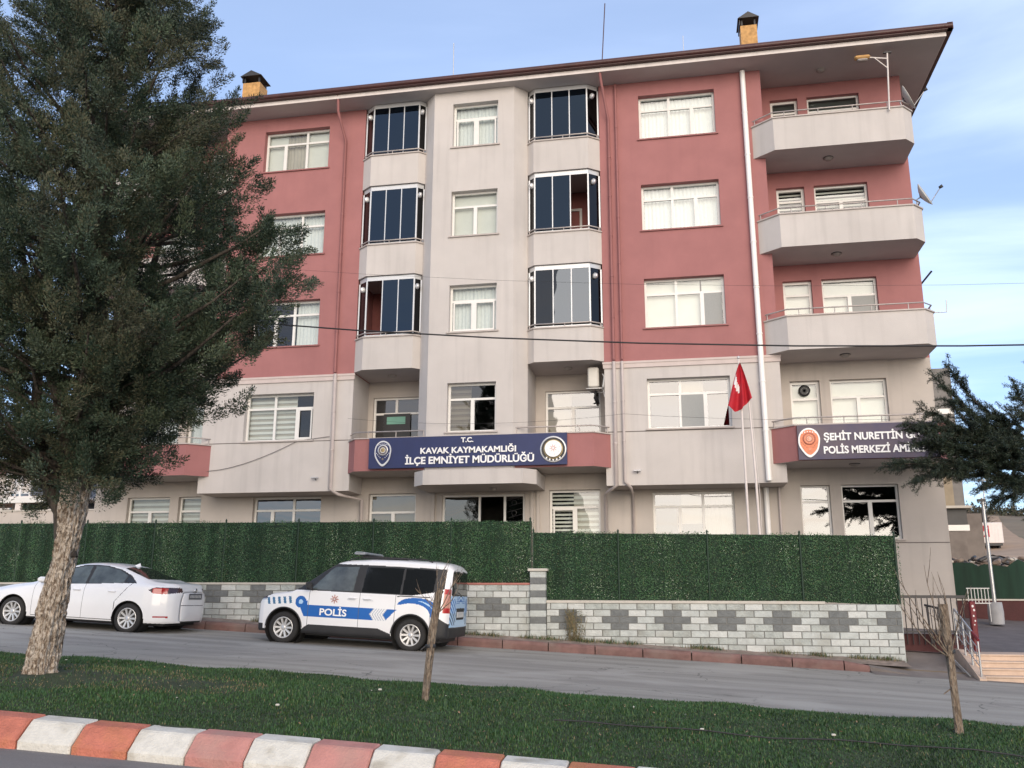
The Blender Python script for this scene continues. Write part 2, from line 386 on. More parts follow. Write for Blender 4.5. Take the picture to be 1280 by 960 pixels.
wseed = [0]
def window(x0, x1, z0, z1, y, mull=(), low=(), tr=.70, cur='sheer', glass='glass', fw=.06, sill=True, name='window',
           screens=(), wide=(), upper_mull=True, label=None, wall_y=None):
    wseed[0] += 1; r = random.Random(wseed[0]*31)
    mb = MB(); w = M['white']; d0, d1 = y-.035, y+.035
    mb.box(x0,d0,z0,x0+fw,d1,z1,w); mb.box(x1-fw,d0,z0,x1,d1,z1,w)
    mb.box(x0+fw,d0,z0,x1-fw,d1,z0+fw,w); mb.box(x0+fw,d0,z1-fw,x1-fw,d1,z1,w)
    zt = z0+(z1-z0)*tr if tr else None
    W = x1-x0; e = .003
    if zt: mb.box(x0+fw,d0+e,zt-.03,x1-fw,d1-e,zt+.03,w)
    for f in mull:
        xm = x0+W*f; mb.box(xm-.035,d0+2*e,z0+fw,xm+.035,d1-2*e,z1-fw,w)
    for f in low:
        xm = x0+W*f; mb.box(xm-.05,d0-.008,z0+fw,xm+.05,d1-2*e,(zt or z1)-.03,w)
    # opening sashes: a second slim frame standing proud
    cuts = [x0+fw] + sorted([x0+W*f for f in list(mull)+list(low)]) + [x1-fw]
    for i, (a, b) in enumerate(zip(cuts, cuts[1:])):
        if i in wide and zt:
            t = .045; zz0, zz1 = z0+fw, zt-.03
            mb.box(a+.03,d0-.014,zz0,a+.03+t,d0-.001,zz1,w); mb.box(b-.03-t,d0-.014,zz0,b-.03,d0-.001,zz1,w)
            mb.box(a+.03+t,d0-.014,zz0,b-.03-t,d0-.001,zz0+t,w); mb.box(a+.03+t,d0-.014,zz1-t,b-.03-t,d0-.001,zz1,w)
    o = mb.build(name, B)
    if label: o['label'] = label
    g = MB(); g.face([(x0+.03,y,z0+.03),(x1-.03,y,z0+.03),(x1-.03,y,z1-.03),(x0+.03,y,z1-.03)], M[glass]); g.build('pane', o)
    yc = y+.11
    if cur:
        c = MB()
        def zone(a, b, kind):
            if kind == 'sheer': pleats(c, a, b, z0, z1, yc+.02, M['curtain'], seed=wseed[0]+int(a*7))
            elif kind == 'blind': c.face([(a,yc,z0),(b,yc,z0),(b,yc,z1),(a,yc,z1)], M['blind'])
            elif kind == 'half':
                c.face([(a,yc,z0+.35*(z1-z0)),(b,yc,z0+.35*(z1-z0)),(b,yc,z1),(a,yc,z1)], M['blind'])
            elif kind == 'zebra':
                k = 0; z = z1
                while z > z0:
                    zz = max(z0, z-.075)
                    if k % 2 == 0: c.face([(a,yc,zz),(b,yc,zz),(b,yc,z),(a,yc,z)], M['blind'])
                    else: c.face([(a,yc+.02,zz),(b,yc+.02,zz),(b,yc+.02,z),(a,yc+.02,z)], M['beige_curtain'])
                    z = zz; k += 1
            elif kind == 'slats':
                z = z1
                while z > z0+.05:
                    c.face([(a,yc,z-.055),(b,yc,z-.055),(b,yc+.01,z),(a,yc+.01,z)], M['blind']); z -= .105
            elif kind == 'beige': pleats(c, a, b, z0, z1, yc+.02, M['beige_curtain'], seed=wseed[0])
            elif kind == 'sides':
                pleats(c, a, a+(b-a)*.3, z0, z1, yc+.02, M['curtain'], seed=wseed[0]); pleats(c, b-(b-a)*.3, b, z0, z1, yc+.02, M['curtain'], seed=wseed[0])
        if isinstance(cur, str): zone(x0, x1, cur)
        else:
            for a, b, k in cur: zone(x0+W*a, x0+W*b, k)
        if c.f: c.build('curtain', o)
    for i in screens:
        s = MB(); a, b = cuts[i]+.02, cuts[i+1]-.02
        s.face([(a,d0-.004,z0+fw),(b,d0-.004,z0+fw),(b,d0-.004,zt-.03),(a,d0-.004,zt-.03)], M['screen']); s.build('fly_screen', o)
    if sill and wall_y is not None:
        s = MB(); s.box(x0-.06, wall_y-.045, z0-.045, x1+.06, y-.036, z0-.005, M[sill if isinstance(sill,str) else 'marble']); s.build('sill', o)
    return o

FR, RC, BC, MY = 23.5, 24.5, 24.8, 23.05      # wing front, recess wall, bay back wall, middle block front
TOPS = {5:15.80, 4:13.0, 3:10.19, 2:7.36}; SILLS = {5:14.42, 4:11.62, 3:8.78, 2:5.99}
# --- wings
for side in (0, 1):
    xa, xb = (-1.93, 2.65) if side else (-13.65, -9.07)
    wx0, wx1 = (-.79, 1.355) if side else (-12.36, -10.23)
    holes = [(wx0, wx1, SILLS[k], TOPS[k]) for k in (5,4,3)]
    mb = MB(); wall_cells(mb, xa, xb, 7.86, 16.25, FR, holes, M['red'], .24)
    for x, fl in ((xa, 0), (xb, 1)):
        q = [(x,FR,7.86),(x,BC if (side==1)==(fl==0) else RC,7.86),(x,BC if (side==1)==(fl==0) else RC,16.25),(x,FR,16.25)]
        mb.face(q if fl else q[::-1], M['red'])
    o = mb.build('wall', B); o['label'] = 'rose coloured upper wall'
    mb = MB()
    mb.box(xa-.03, FR-.035, 7.68, xb+.03, FR+.02, 7.862, M['band']); mb.box(xa-.045, FR-.05, 7.80, xb+.045, FR-.034, 7.858, M['band'])
    mb.build('moulding', B)
    wz = 2.16 if not side else 2.0
    hw = (-12.36, -10.25, 5.98, 7.36) if not side else (-.80, 1.365, 6.0, 7.36)
    mb = MB(); wall_cells(mb, xa, xb, 4.51, 7.68, FR, [hw], M['cream'], .22)
    for x, fl in ((xa, 0), (xb, 1)):
        yb = BC if (side==1)==(fl==0) else RC
        q = [(x,FR,4.51),(x,yb,4.51),(x,yb,7.86),(x,FR,7.86)]
        mb.face(q if fl else q[::-1], M['cream'])
    mb.face([(xa,FR,4.51),(xa,BC,4.51),(xb,BC,4.51),(xb,FR,4.51)], M['soffit'])
    o = mb.build('wall', B); o['label'] = 'cream lower wall of the overhang'
    mb = MB(); mb.box(xa, FR-.003, 5.925, xb, FR+.01, 5.95, M['groove']); mb.build('wall_joint', B)
# windows of the wings
cfgL = {5: dict(mull=[.63], low=[.30], cur=[(0,.3,'blind'),(.3,.62,'beige'),(.62,1,'blind')]),
        4: dict(mull=[.63], low=[.30], cur='sheer'),
        3: dict(mull=[.60], low=[.33], cur=[(.62,1,'sheer')], glass='glass')}
cfgR = {5: dict(mull=[.40], low=[.70], cur='sheer'), 4: dict(mull=[.40], low=[.70], cur='sheer'),
        3: dict(mull=[.40], low=[.72], cur=[(0,.7,'blind'),(.72,1,'half')], screens=[2])}
for k in (5,4,3):
    window(-12.36, -10.23, SILLS[k], TOPS[k]-.0, FR+.21, wall_y=FR, sill='pipe_red', **cfgL[k])
    window(-.79, 1.355, SILLS[k], TOPS[k]-.0, FR+.21, wall_y=FR, sill='pipe_red', **cfgR[k])
window(-12.36, -10.25, 5.98, 7.36, FR+.21, mull=[.41], low=[.74], cur=[(0,.41,'zebra'),(.41,.70,'zebra')], wide=[2], wall_y=FR)
window(-.80, 1.365, 6.0, 7.36, FR+.21, mull=[.40], low=[.70], cur=[(.4,.68,'half')], glass='glass_ground', screens=[1], wall_y=FR)

# --- middle block with chamfered sides
cl, cr = -7.10, -4.02
mb = MB()
mholes = [(-6.19,-4.83,SILLS5,TOP5) for SILLS5,TOP5 in ((14.45,15.85),(11.66,13.04),(8.81,10.18),(5.99,7.35))]
wall_cells(mb, -6.76, -4.36, 4.93, 16.25, MY, mholes, M['cream'], .24)
for a, b in (((cl,BC),(cl,23.42)), ((cl,23.42),(-6.76,MY)), ((-4.36,MY),(cr,23.42)), ((cr,23.42),(cr,BC))):
    mb.face([(a[0],a[1],4.93),(b[0],b[1],4.93),(b[0],b[1],16.25),(a[0],a[1],16.25)], M['cream'])
mb.face([(cl,BC,4.93),(cl,23.42,4.93),(-6.76,MY,4.93),(-4.36,MY,4.93),(cr,23.42,4.93),(cr,BC,4.93)][::-1], M['soffit'])
mb.build('wall', B)['label'] = 'cream middle wall with chamfered sides'
for i, (a, b) in enumerate(((14.45,15.85),(11.66,13.04),(8.81,10.18),(5.99,7.35))):
    cur = ['sheer','blind','sheer',None][i]
    window(-6.19, -4.83, a, b-.0, MY+.20, low=[.5], mull=[], tr=.68, cur=cur if i < 3 else [(0,.45,'zebra')], glass=['glass','glass','glass','glass_ground'][i], wall_y=MY, wide=[0,1] if i in (0,2) else ())

# --- recess back walls, 2nd floor behind the sign balcony, and bays
bl = [(-9.07,23.5),(-8.75,23.25),(-7.28,23.25),(-7.10,23.43)]
br = [(MX(x),y) for x,y in bl][::-1]; br = [(-4.02,23.43),(-3.82,23.25),(-2.24,23.25),(-1.93,23.5)]
for side, path in ((0, bl), (1, br)):
    x0, x1 = path[0][0], path[-1][0]
    wx0, wx1 = (-8.92,-7.40) if side == 0 else (-3.74,-2.16)
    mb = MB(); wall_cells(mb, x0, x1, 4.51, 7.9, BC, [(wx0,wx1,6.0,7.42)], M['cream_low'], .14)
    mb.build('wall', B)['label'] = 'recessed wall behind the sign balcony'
    o = window(wx0, wx1, 6.0, 7.42, BC+.12, mull=[.46] if side == 0 else [], low=[] if side == 0 else [.5], tr=.66, cur=None if side == 0 else [(0,.46,'blind')], glass='glass_ground', sill=False)
    for k, (zb, zt) in {5:(13.54,14.50), 4:(10.70,11.64), 3:(7.89,8.83)}.items():
        z_top = {5:16.24, 4:13.53, 3:10.69}[k]
        bal = MB()
        bal.prism(path+[(x1,BC),(x0,BC)], zb, zb+.14, M['cream'], M['soffit'])
        strip(bal, path, .10, zb+.14, zt, M['cream'])
        o = bal.build('balcony', B)
        cp = MB(); strip(cp, path, .17, zt, zt+.035, M['marble'], -.035); cp.build('coping', o)
        railing(o, path, zt+.035, .10, .01)
        # inner wall of the little room
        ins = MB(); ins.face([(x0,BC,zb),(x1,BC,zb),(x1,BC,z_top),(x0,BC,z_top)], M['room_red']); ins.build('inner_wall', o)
        if side == 0 or k == 4:
            iw = MB(); a = x0+.55; iw.box(a, BC-.05, zb+.14, a+.07, BC-.01, zb+2.3, M['white']); iw.box(a+.8, BC-.05, zb+.14, a+.87, BC-.01, zb+2.3, M['white']); iw.box(a+.07, BC-.05, zb+2.23, a+.8, BC-.01, zb+2.3, M['white']); iw.build('inner_door_frame', o)
        # glazing
        gp = offset_path(path, .06)
        zg0, zg1 = zt+.04, z_top
        fr = MB()
        for i in range(3):
            fr.prism([gp[i], gp[i+1], offset_path(path,.10)[i+1], offset_path(path,.10)[i]], zg1-.13, zg1-.004, M['aluminium'])
            fr.prism([gp[i], gp[i+1], offset_path(path,.10)[i+1], offset_path(path,.10)[i]], zg0, zg0+.05, M['aluminium'])
        for q in gp: fr.box(q[0]-.02, q[1]-.005, zg0+.05, q[0]+.02, q[1]+.035, zg1-.13, M['aluminium'])
        xa_, xb_ = gp[1][0], gp[2][0]; yy = gp[1][1]
        openp = {(0,3):0, (1,4):2}.get((side,k))
        for j in (1,2):
            x = xa_+(xb_-xa_)*j/3; fr.box(x-.013, yy-.002, zg0+.05, x+.013, yy+.03, zg1-.13, M['aluminium'])
        gl_o = fr.build('balcony_glazing', B)
        gm = 'tint_bright' if (side, k) == (1, 3) else 'tint'
        for j in range(3):
            if openp == j: continue
            g = MB(); a = xa_+(xb_-xa_)*j/3+.012; b = xa_+(xb_-xa_)*(j+1)/3-.012
            g.box(a, yy+.008, zg0+.05, b, yy+.018, zg1-.13, M[gm]); g.build('glass_panel', gl_o)
        for a, b in ((gp[0],gp[1]),(gp[2],gp[3])):
            g = MB(); d = Vector((b[0]-a[0], b[1]-a[1])).normalized(); n = Vector((-d.y, d.x))*.01
            g.prism([(a[0]+n.x,a[1]+n.y),(b[0]+n.x,b[1]+n.y),(b[0]+2*n.x,b[1]+2*n.y),(a[0]+2*n.x,a[1]+2*n.y)], zg0+.05, zg1-.13, M['tint_side']); g.build('glass_panel', gl_o)
            cxy = ((a[0]+b[0])/2, (a[1]+b[1])/2-.03)
            L_ = MB(); Mx = Matrix.Translation((cxy[0], cxy[1], zg1-.36)) @ Matrix.Rotation(PI/2, 4, 'X') @ Matrix.Rotation(-math.atan2(d.y,d.x), 4, 'Y')
            L_.lathe([(0,.05),(.06,.05),(.085,.03),(.085,-.02),(.0,-.02)], M['silver'], 14, Mx); L_.lathe([(0,.055),(.035,.055),(.045,.04)], M['white'], 10, Mx); L_.build('round_fitting', gl_o)
    # lamp under the lowest bay
    lm = MB(); cx = (x0+x1)/2; lm.lathe([(0,-.07),(.09,-.06),(.12,-.02),(.12,0)], M['lamp_glass'], 14, Matrix.Translation((cx, 24.0, 7.89))); lm.build('ceiling_lamp', B)

# notice board leaning in the recess window of the sign balcony
nb = MB(); nb.box(-8.60, 24.855, 6.0, -7.78, 24.875, 6.93, M['black']); nb.box(-8.50, 24.848, 6.62, -7.93, 24.854, 6.84, M['greenposter'])
tag(nb.build('notice_board'), 'black board with a teal notice inside the left window of the sign balcony', 'notice board')

# --- outer balconies, right (open) and left (mirrored, behind the tree)
rp = [(2.33,23.5),(2.86,23.07),(6.22,23.07),(6.50,23.38),(6.50,24.5)]
for side in (1, 0):
    X = (lambda x: x) if side else MX
    path = rp if side else [(MX(x),y) for x,y in rp][::-1]
    xa, xb = sorted((X(2.65), X(6.6)))
    mb = MB()
    dh = sorted((X(2.99), X(3.76))); wh = sorted((X(4.02), X(5.46)))
    holes = []
    for k, t in ((5,15.83),(4,13.04),(3,10.23)):
        fl = {5:13.66,4:10.84,3:8.03}[k]
        holes += [(dh[0],dh[1],fl,t),(wh[0],wh[1],t-1.38,t)]
    wall_cells(mb, xa, xb, 7.87, 16.25, RC, holes, M['red'], .20)
    mb.build('wall', B)['label'] = 'rose wall behind the corner balconies'
    mb = MB()
    holes = [(dh[0],dh[1],5.15,7.37),(wh[0],wh[1],6.0,7.37)]
    g1 = sorted((X(3.07), X(3.81))); g2 = sorted((X(4.09), X(5.50)))
    holes += [(g1[0],g1[1],3.14,4.545),(g2[0],g2[1],3.14,4.545)]
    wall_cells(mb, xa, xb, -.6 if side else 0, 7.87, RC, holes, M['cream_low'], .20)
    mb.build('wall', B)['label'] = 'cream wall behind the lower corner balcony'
    mb = MB(); mb.box(xa, RC-.003, 3.03, xb, RC+.01, 3.055, M['groove']); mb.build('wall_joint', B)
    for k, t in ((5,15.83),(4,13.04),(3,10.23),(2,7.37)):
        fl = {5:13.66,4:10.84,3:8.03,2:5.15}[k]
        cu = {5:None,4:'slats',3:'blind',2:'blind'}[k] if side else 'sheer'
        d = window(dh[0], dh[1], fl, t, RC+.17, tr=.82 if k != 2 else .78, cur=cu if cu else [(0,1,'half')], glass='glass_dark' if k == 5 else 'glass', name='balcony_door', sill=False, fw=.075)
        if k == 2 and side:
            v = MB(); v.lathe([(.10,0),(.155,0),(.155,.03),(.10,.03)], M['black'], 18, Matrix.Translation((3.37, RC+.12, 7.12)) @ Matrix.Rotation(PI/2,4,'X'))
            for q in range(8):
                v.box(-.012,-.01,-.15,.012,.0,.15,M['tin'], Matrix.Translation((3.37, RC+.115, 7.12)) @ Matrix.Rotation(q*PI/8,4,'Y'))
            v.build('fan_vent', d)
        low = [.5]; scr = [1] if k == 3 else ()
        window(wh[0], wh[1], t-1.38, t, RC+.17, low=low, tr=.66 if k != 5 else .70, cur=cu if cu else [(0,1,'half')], glass='glass_dark' if k == 5 else 'glass', screens=scr, sill=False)
    # ground floor windows
    window(g1[0], g1[1], 3.14, 4.545, RC+.17, tr=.70, cur=None if side else 'zebra', glass='glass_ground' if side else 'glass', wall_y=RC, fw=.05)
    window(g2[0], g2[1], 3.14, 4.545, RC+.17, low=[.5], mull=[] if side else [.6][:0], tr=.70, cur=None if side else 'zebra', glass='glass_ground' if side else 'glass', wall_y=RC, fw=.05)
    for k, (zb, zt) in {5:(13.51,14.45), 4:(10.69,11.61), 3:(7.87,8.76), 2:(4.99,5.88)}.items():
        m = M['cream'] if k > 2 else M['red']
        bal = MB(); cx0, cx1 = path[0][0], path[-1][0]
        poly = path+[(X(2.33), RC)] if side else [(path[0][0], path[0][1])]+path[1:]+[(MX(2.33), RC)]
        if side: poly = [(2.33,23.5),(2.86,23.07),(6.22,23.07),(6.50,23.38),(6.50,24.5),(2.65,24.5),(2.65,23.5)]
        else: poly = [(MX(x),y) for x,y in [(2.33,23.5),(2.86,23.07),(6.22,23.07),(6.50,23.38),(6.50,24.5),(2.65,24.5),(2.65,23.5)]][::-1]
        bal.prism(poly, zb, zb+.14, m, M['soffit'])
        strip(bal, path, .10, zb+.14, zt, m)
        o = bal.build('balcony', B); o['label'] = 'cream corner balcony parapet' if k > 2 else 'rose corner balcony parapet'
        cp = MB(); strip(cp, path, .17, zt, zt+.035, M['marble'], -.035); cp.build('coping', o)
        railing(o, path, zt+.035, .17, .03)
        lm = MB(); lm.lathe([(0,-.08),(.08,-.07),(.12,-.02),(.12,0)], M['lamp_glass'], 14, Matrix.Translation((X(4.35), 23.8, zb)))
        lm.lathe([(.13,-.015),(.14,-.01),(.14,0)], M['tin'], 14, Matrix.Translation((X(4.35), 23.8, zb))); lm.build('ceiling_lamp', o)
lm = MB(); lm.lathe([(0,-.08),(.08,-.07),(.12,-.02),(.12,0)], M['lamp_glass'], 14, Matrix.Translation((4.35, 23.8, 16.25))); lm.build('ceiling_lamp', B)

# --- sign balcony in the centre
cp_ = [(-9.12,23.5),(-8.80,23.10),(-2.22,23.10),(-1.80,23.5)]
for part in (0, 1):
    p = [cp_[0], cp_[1], (-6.77,23.10)] if part == 0 else [(-4.35,23.10), cp_[2], cp_[3]]
    bal = MB()
    if part == 0: poly = [cp_[0], cp_[1], (-6.80,23.10), (-7.10,23.42), (-7.10,BC), (-9.07,BC), (-9.07,23.5)]
    else: poly = [(-4.32,23.10), cp_[2], cp_[3], (-1.93,23.5), (-1.93,BC), (-4.02,BC), (-4.02,23.42)]
    bal.prism(poly, 4.985, 5.12, M['red'], M['soffit']); strip(bal, p, .09, 5.12, 5.87, M['red'])
    o = bal.build('balcony', B); o['label'] = 'rose balcony parapet beside the navy sign'
    c = MB(); strip(c, p, .15, 5.87, 5.90, M['marble'], -.03); c.build('coping', o)
    railing(o, p, 5.90, .17, .03)
# --- ground floor centre and wing walls, entrance
mb = MB()
gh = [(-12.40,-10.28,3.2,4.49),(-8.84,-7.43,3.14,4.53),(-6.66,-4.29,1.5,4.46),(-3.60,-2.19,3.14,4.545),(-.78,1.37,3.14,4.44)]
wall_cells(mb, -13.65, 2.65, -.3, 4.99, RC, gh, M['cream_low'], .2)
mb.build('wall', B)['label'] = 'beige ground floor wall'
window(-12.40, -10.28, 3.2, 4.49, RC+.17, mull=[.58], low=[.27], cur=None, glass='glass_dark', wall_y=RC)
window(-8.84, -7.43, 3.14, 4.53, RC+.17, low=[.5], tr=.62, cur='blind', glass='glass_ground', wall_y=RC)
window(-3.60, -2.19, 3.14, 4.545, RC+.17, low=[.5], tr=.66, cur=[(0,.46,'slats'),(.46,1,'zebra')], glass='glass', wall_y=RC, wide=[0])
window(-.78, 1.37, 3.14, 4.44, RC+.17, mull=[.62], low=[.33], tr=.70, cur=[(.35,.62,'half'),(.64,1,'sheer')], glass='glass_ground', wall_y=RC)
# entrance
e = MB(); w = M['white']; y0, y1 = RC+.08, RC+.15
for x in (-6.66, -5.62, -4.90, -4.35): e.box(x, y0, 1.5, x+.06, y1, 4.46, w)
e.box(-6.60, y0+.003, 4.40, -4.35, y1-.003, 4.46, w)
eo = e.build('entrance_door', B)
g = MB(); g.box(-6.60, RC+.11, 1.5, -5.62, RC+.118, 4.40, M['glass_ground']); g.build('pane', eo)
g = MB(); g.box(-4.84, RC+.11, 1.5, -4.35, RC+.118, 4.40, M['glass_dark'])
g.build('pane', eo)
g = MB()
for i in range(9): g.tube([(-4.80+.05*(i%2), RC+.07, 3.0+.16*i), (-4.38, RC+.07, 3.1+.16*i)], .01, M['black'], 5)
for i in range(5):
    g.lathe([(.06,0),(.075,0),(.075,.012),(.06,.012)], M['black'], 12, Matrix.Translation((-4.6, RC+.075, 3.1+.28*i)) @ Matrix.Rotation(PI/2,4,'X'))
g.build('iron_grille', eo)
g = MB(); g.box(-5.35, 25.6, 3.45, -5.05, 25.62, 3.62, M['brick_yellow']); g.box(-5.55, 25.7, 1.5, -4.95, 25.74, 3.6, M['tin']); g.build('inner_cabinet', eo)
for x in (-6.95, -4.12, -3.95): 
    p = MB(); p.box(x, RC-.06, 1.0, x+.09, RC-.001, 4.98, M['cream_low']); p.build('pilaster', B)
cn = MB()
cn.prism([(-7.05,24.49),(-7.05,23.05),(-6.72,22.72),(-4.02,22.72),(-3.72,23.05),(-3.72,24.49)], 4.53, 4.915, M['cream'], M['soffit'])
o = cn.build('entrance_canopy', B)
lm = MB(); lm.lathe([(0,-.09),(.07,-.08),(.10,-.02),(.10,0)], M['lamp_glass'], 12, Matrix.Translation((-5.0, 23.6, 4.53))); lm.build('ceiling_lamp', o)
# --- side walls, back, inner room
mb = MB()
for x, s in ((6.6, 1), (-17.6, -1)):
    for z0, z1, m in ((-.6, 7.87, M['cream_low']), (7.87, 16.25, M['red'])):
        q = [(x,RC,z0),(x,36,z0),(x,36,z1),(x,RC,z1)]; mb.face(q if s > 0 else q[::-1], m)
mb.face([(6.6,36,-.6),(-17.6,36,-.6),(-17.6,36,16.25),(6.6,36,16.25)], M['cream'])
mb.build('wall', B)['label'] = 'side and rear walls'
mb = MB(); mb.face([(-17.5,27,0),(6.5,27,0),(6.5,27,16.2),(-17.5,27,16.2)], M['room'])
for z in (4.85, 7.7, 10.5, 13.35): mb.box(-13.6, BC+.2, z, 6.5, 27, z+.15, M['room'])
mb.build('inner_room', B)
# --- roof
mb = MB(); mb.box(-18.4, 22.78, 16.25, 7.40, 36.8, 16.34, M['soffit'])
x0, x1, y0, y1, zr = -18.55, 7.55, 22.62, 36.95, 16.50; rz = 19.4; ym = (y0+y1)/2
mb.raw([(x0,y0,zr),(x1,y0,zr),(x1,y1,zr),(x0,y1,zr),(x0+6.5,ym,rz),(x1-6.5,ym,rz)], [(0,1,5,4),(1,2,5),(2,3,4,5),(3,0,4)], M['tile'])
roof = mb.build('roof', B)
g = MB(); g.box(-18.42, 22.765, 16.252, 7.42, 22.779, 16.375, M['fascia']); g.box(7.401, 22.78, 16.252, 7.415, 36.8, 16.375, M['fascia']); g.build('fascia', roof)
g = MB()
g.tube([(-18.6,22.66,16.47),(7.56,22.66,16.47)], .075, M['gutter'], 10); g.box(-18.6, 22.64, 16.38, 7.56, 22.76, 16.56, M['gutter'])
g.box(7.44, 22.64, 16.38, 7.58, 36.9, 16.58, M['gutter']); g.build('gutter', roof)
for (a, b, zc, zt_) in ((2.50,3.02,19.2,20.38), (-15.08,-14.42,19.1,20.25)):
    c = MB(); c.box(a, 26.7, 17.0, b, 27.3, zt_-.45, M['brick_yellow'])
    for q in range(5): c.box(a-.012, 26.688, 17.3+q*.42, b+.012, 27.312, 17.33+q*.42, M['tile'])
    co = c.build('chimney', roof)
    h = MB(); 
    for px in (a+.03, b-.08):
        for py in (26.72, 27.23): h.box(px, py, zt_-.45, px+.05, py+.05, zt_-.2, M['tin'])
    h.box(a-.03, 26.68, zt_-.42, a, 27.32, zt_-.12, M['tin'])
    h.raw([(a-.08,26.6,zt_-.22),(b+.08,26.6,zt_-.22),(b+.08,27.4,zt_-.22),(a-.08,27.4,zt_-.22),((a+b)/2,26.6,zt_),((a+b)/2,27.4,zt_)], [(0,1,4),(1,2,5,4),(2,3,5),(3,0,4,5),(3,2,1,0)], M['tin'])
    h.build('chimney_cap', co)
# --- downpipes
def pipe(pts, m, r=.045):
    p = MB(); p.tube(pts, r, m, 10)
    for (a, b) in zip(pts, pts[1:]):
        if abs(a[2]-b[2]) > 2:
            k = int(abs(a[2]-b[2])/1.4)
            for i in range(1, k+1):
                f = i/(k+1); z = a[2]+(b[2]-a[2])*f; x = a[0]+(b[0]-a[0])*f
                p.tube([(x, a[1], z-.02),(x, a[1], z+.02)], r+.01, m, 10)
    return p.build('downpipe', B)
pipe([(-9.72,22.80,16.38),(-9.72,22.86,15.9),(-9.66,23.42,15.2),(-9.62,23.42,7.9)], M['pipe_red'], .042)
pipe([(-9.60,23.41,7.85),(-9.58,23.41,4.55),(-9.40,23.5,4.42),(-8.98,24.3,4.35),(-8.98,24.43,1.0)], M['pipe_cream'], .05)
pipe([(-1.84,22.80,16.38),(-1.80,22.9,16.0),(-1.66,23.42,15.1),(-1.66,23.42,7.9)], M['pipe_red'], .042)
pipe([(-1.66,23.41,7.85),(-1.66,23.41,4.5),(-1.85,23.55,4.40),(-2.02,24.2,4.36),(-2.02,24.44,1.0)], M['pipe_cream'], .05)
pipe([(-1.44,23.42,16.2),(-1.44,23.42,7.9)], M['pipe_red'], .035)
pipe([(-1.44,23.41,7.85),(-1.44,23.41,4.6),(-1.30,23.5,4.45),(-1.3,24.44,4.4),(-1.3,24.44,1.0)], M['pipe_cream'], .04)
pipe([(2.16,23.40,16.2),(2.19,23.40,4.55)], M['pipe_white'], .072)
pipe([(2.19,24.42,4.5),(2.19,24.42,.6)], M['pipe_white'], .07)
pipe([(2.52,24.44,4.5),(2.52,24.44,.6)], M['pipe_cream'], .03)

# --- lettering
def text_mesh(mb, s, x, z, h, y, m, width=None, depth=.015, align='LEFT', bold=.012, origin=None):
    cu = bpy.data.curves.new('t', 'FONT'); cu.body = s; cu.size = 1.; cu.extrude = 0; cu.offset = bold; cu.align_x = align; cu.resolution_u = 4
    ob = bpy.data.objects.new('t', cu); COL.objects.link(ob)
    dg = bpy.context.evaluated_depsgraph_get(); me = bpy.data.meshes.new_from_object(ob.evaluated_get(dg))
    vs = [v.co.copy() for v in me.vertices]; fs = [tuple(p.vertices) for p in me.polygons]
    bpy.data.objects.remove(ob); bpy.data.curves.remove(cu)
    if not vs: return
    mnx, mxx = min(v.x for v in vs), max(v.x for v in vs)
    k = h/.70; kx = k if width is None else width/(mxx-mnx)
    x_ = {'LEFT': mnx, 'CENTER': (mnx+mxx)/2, 'RIGHT': mxx}[align]
    V = [(x+(v.x-x_)*kx, y, z+v.y*k) for v in vs]; n = len(V)
    if depth > 0:
        from collections import Counter
        ec = Counter()
        for f in fs:
            for a, b in zip(f, f[1:]+f[:1]): ec[(a,b)] += 1
        side = [(a, b) for (a, b) in ec if (b, a) not in ec]
        V2 = V+[(a,b+depth,c) for a,b,c in V]
        mb.raw(V2, fs+[(b,a,n+a,n+b) for a,b in side], m)
    else: mb.raw(V, fs, m)
    bpy.data.meshes.remove(me)

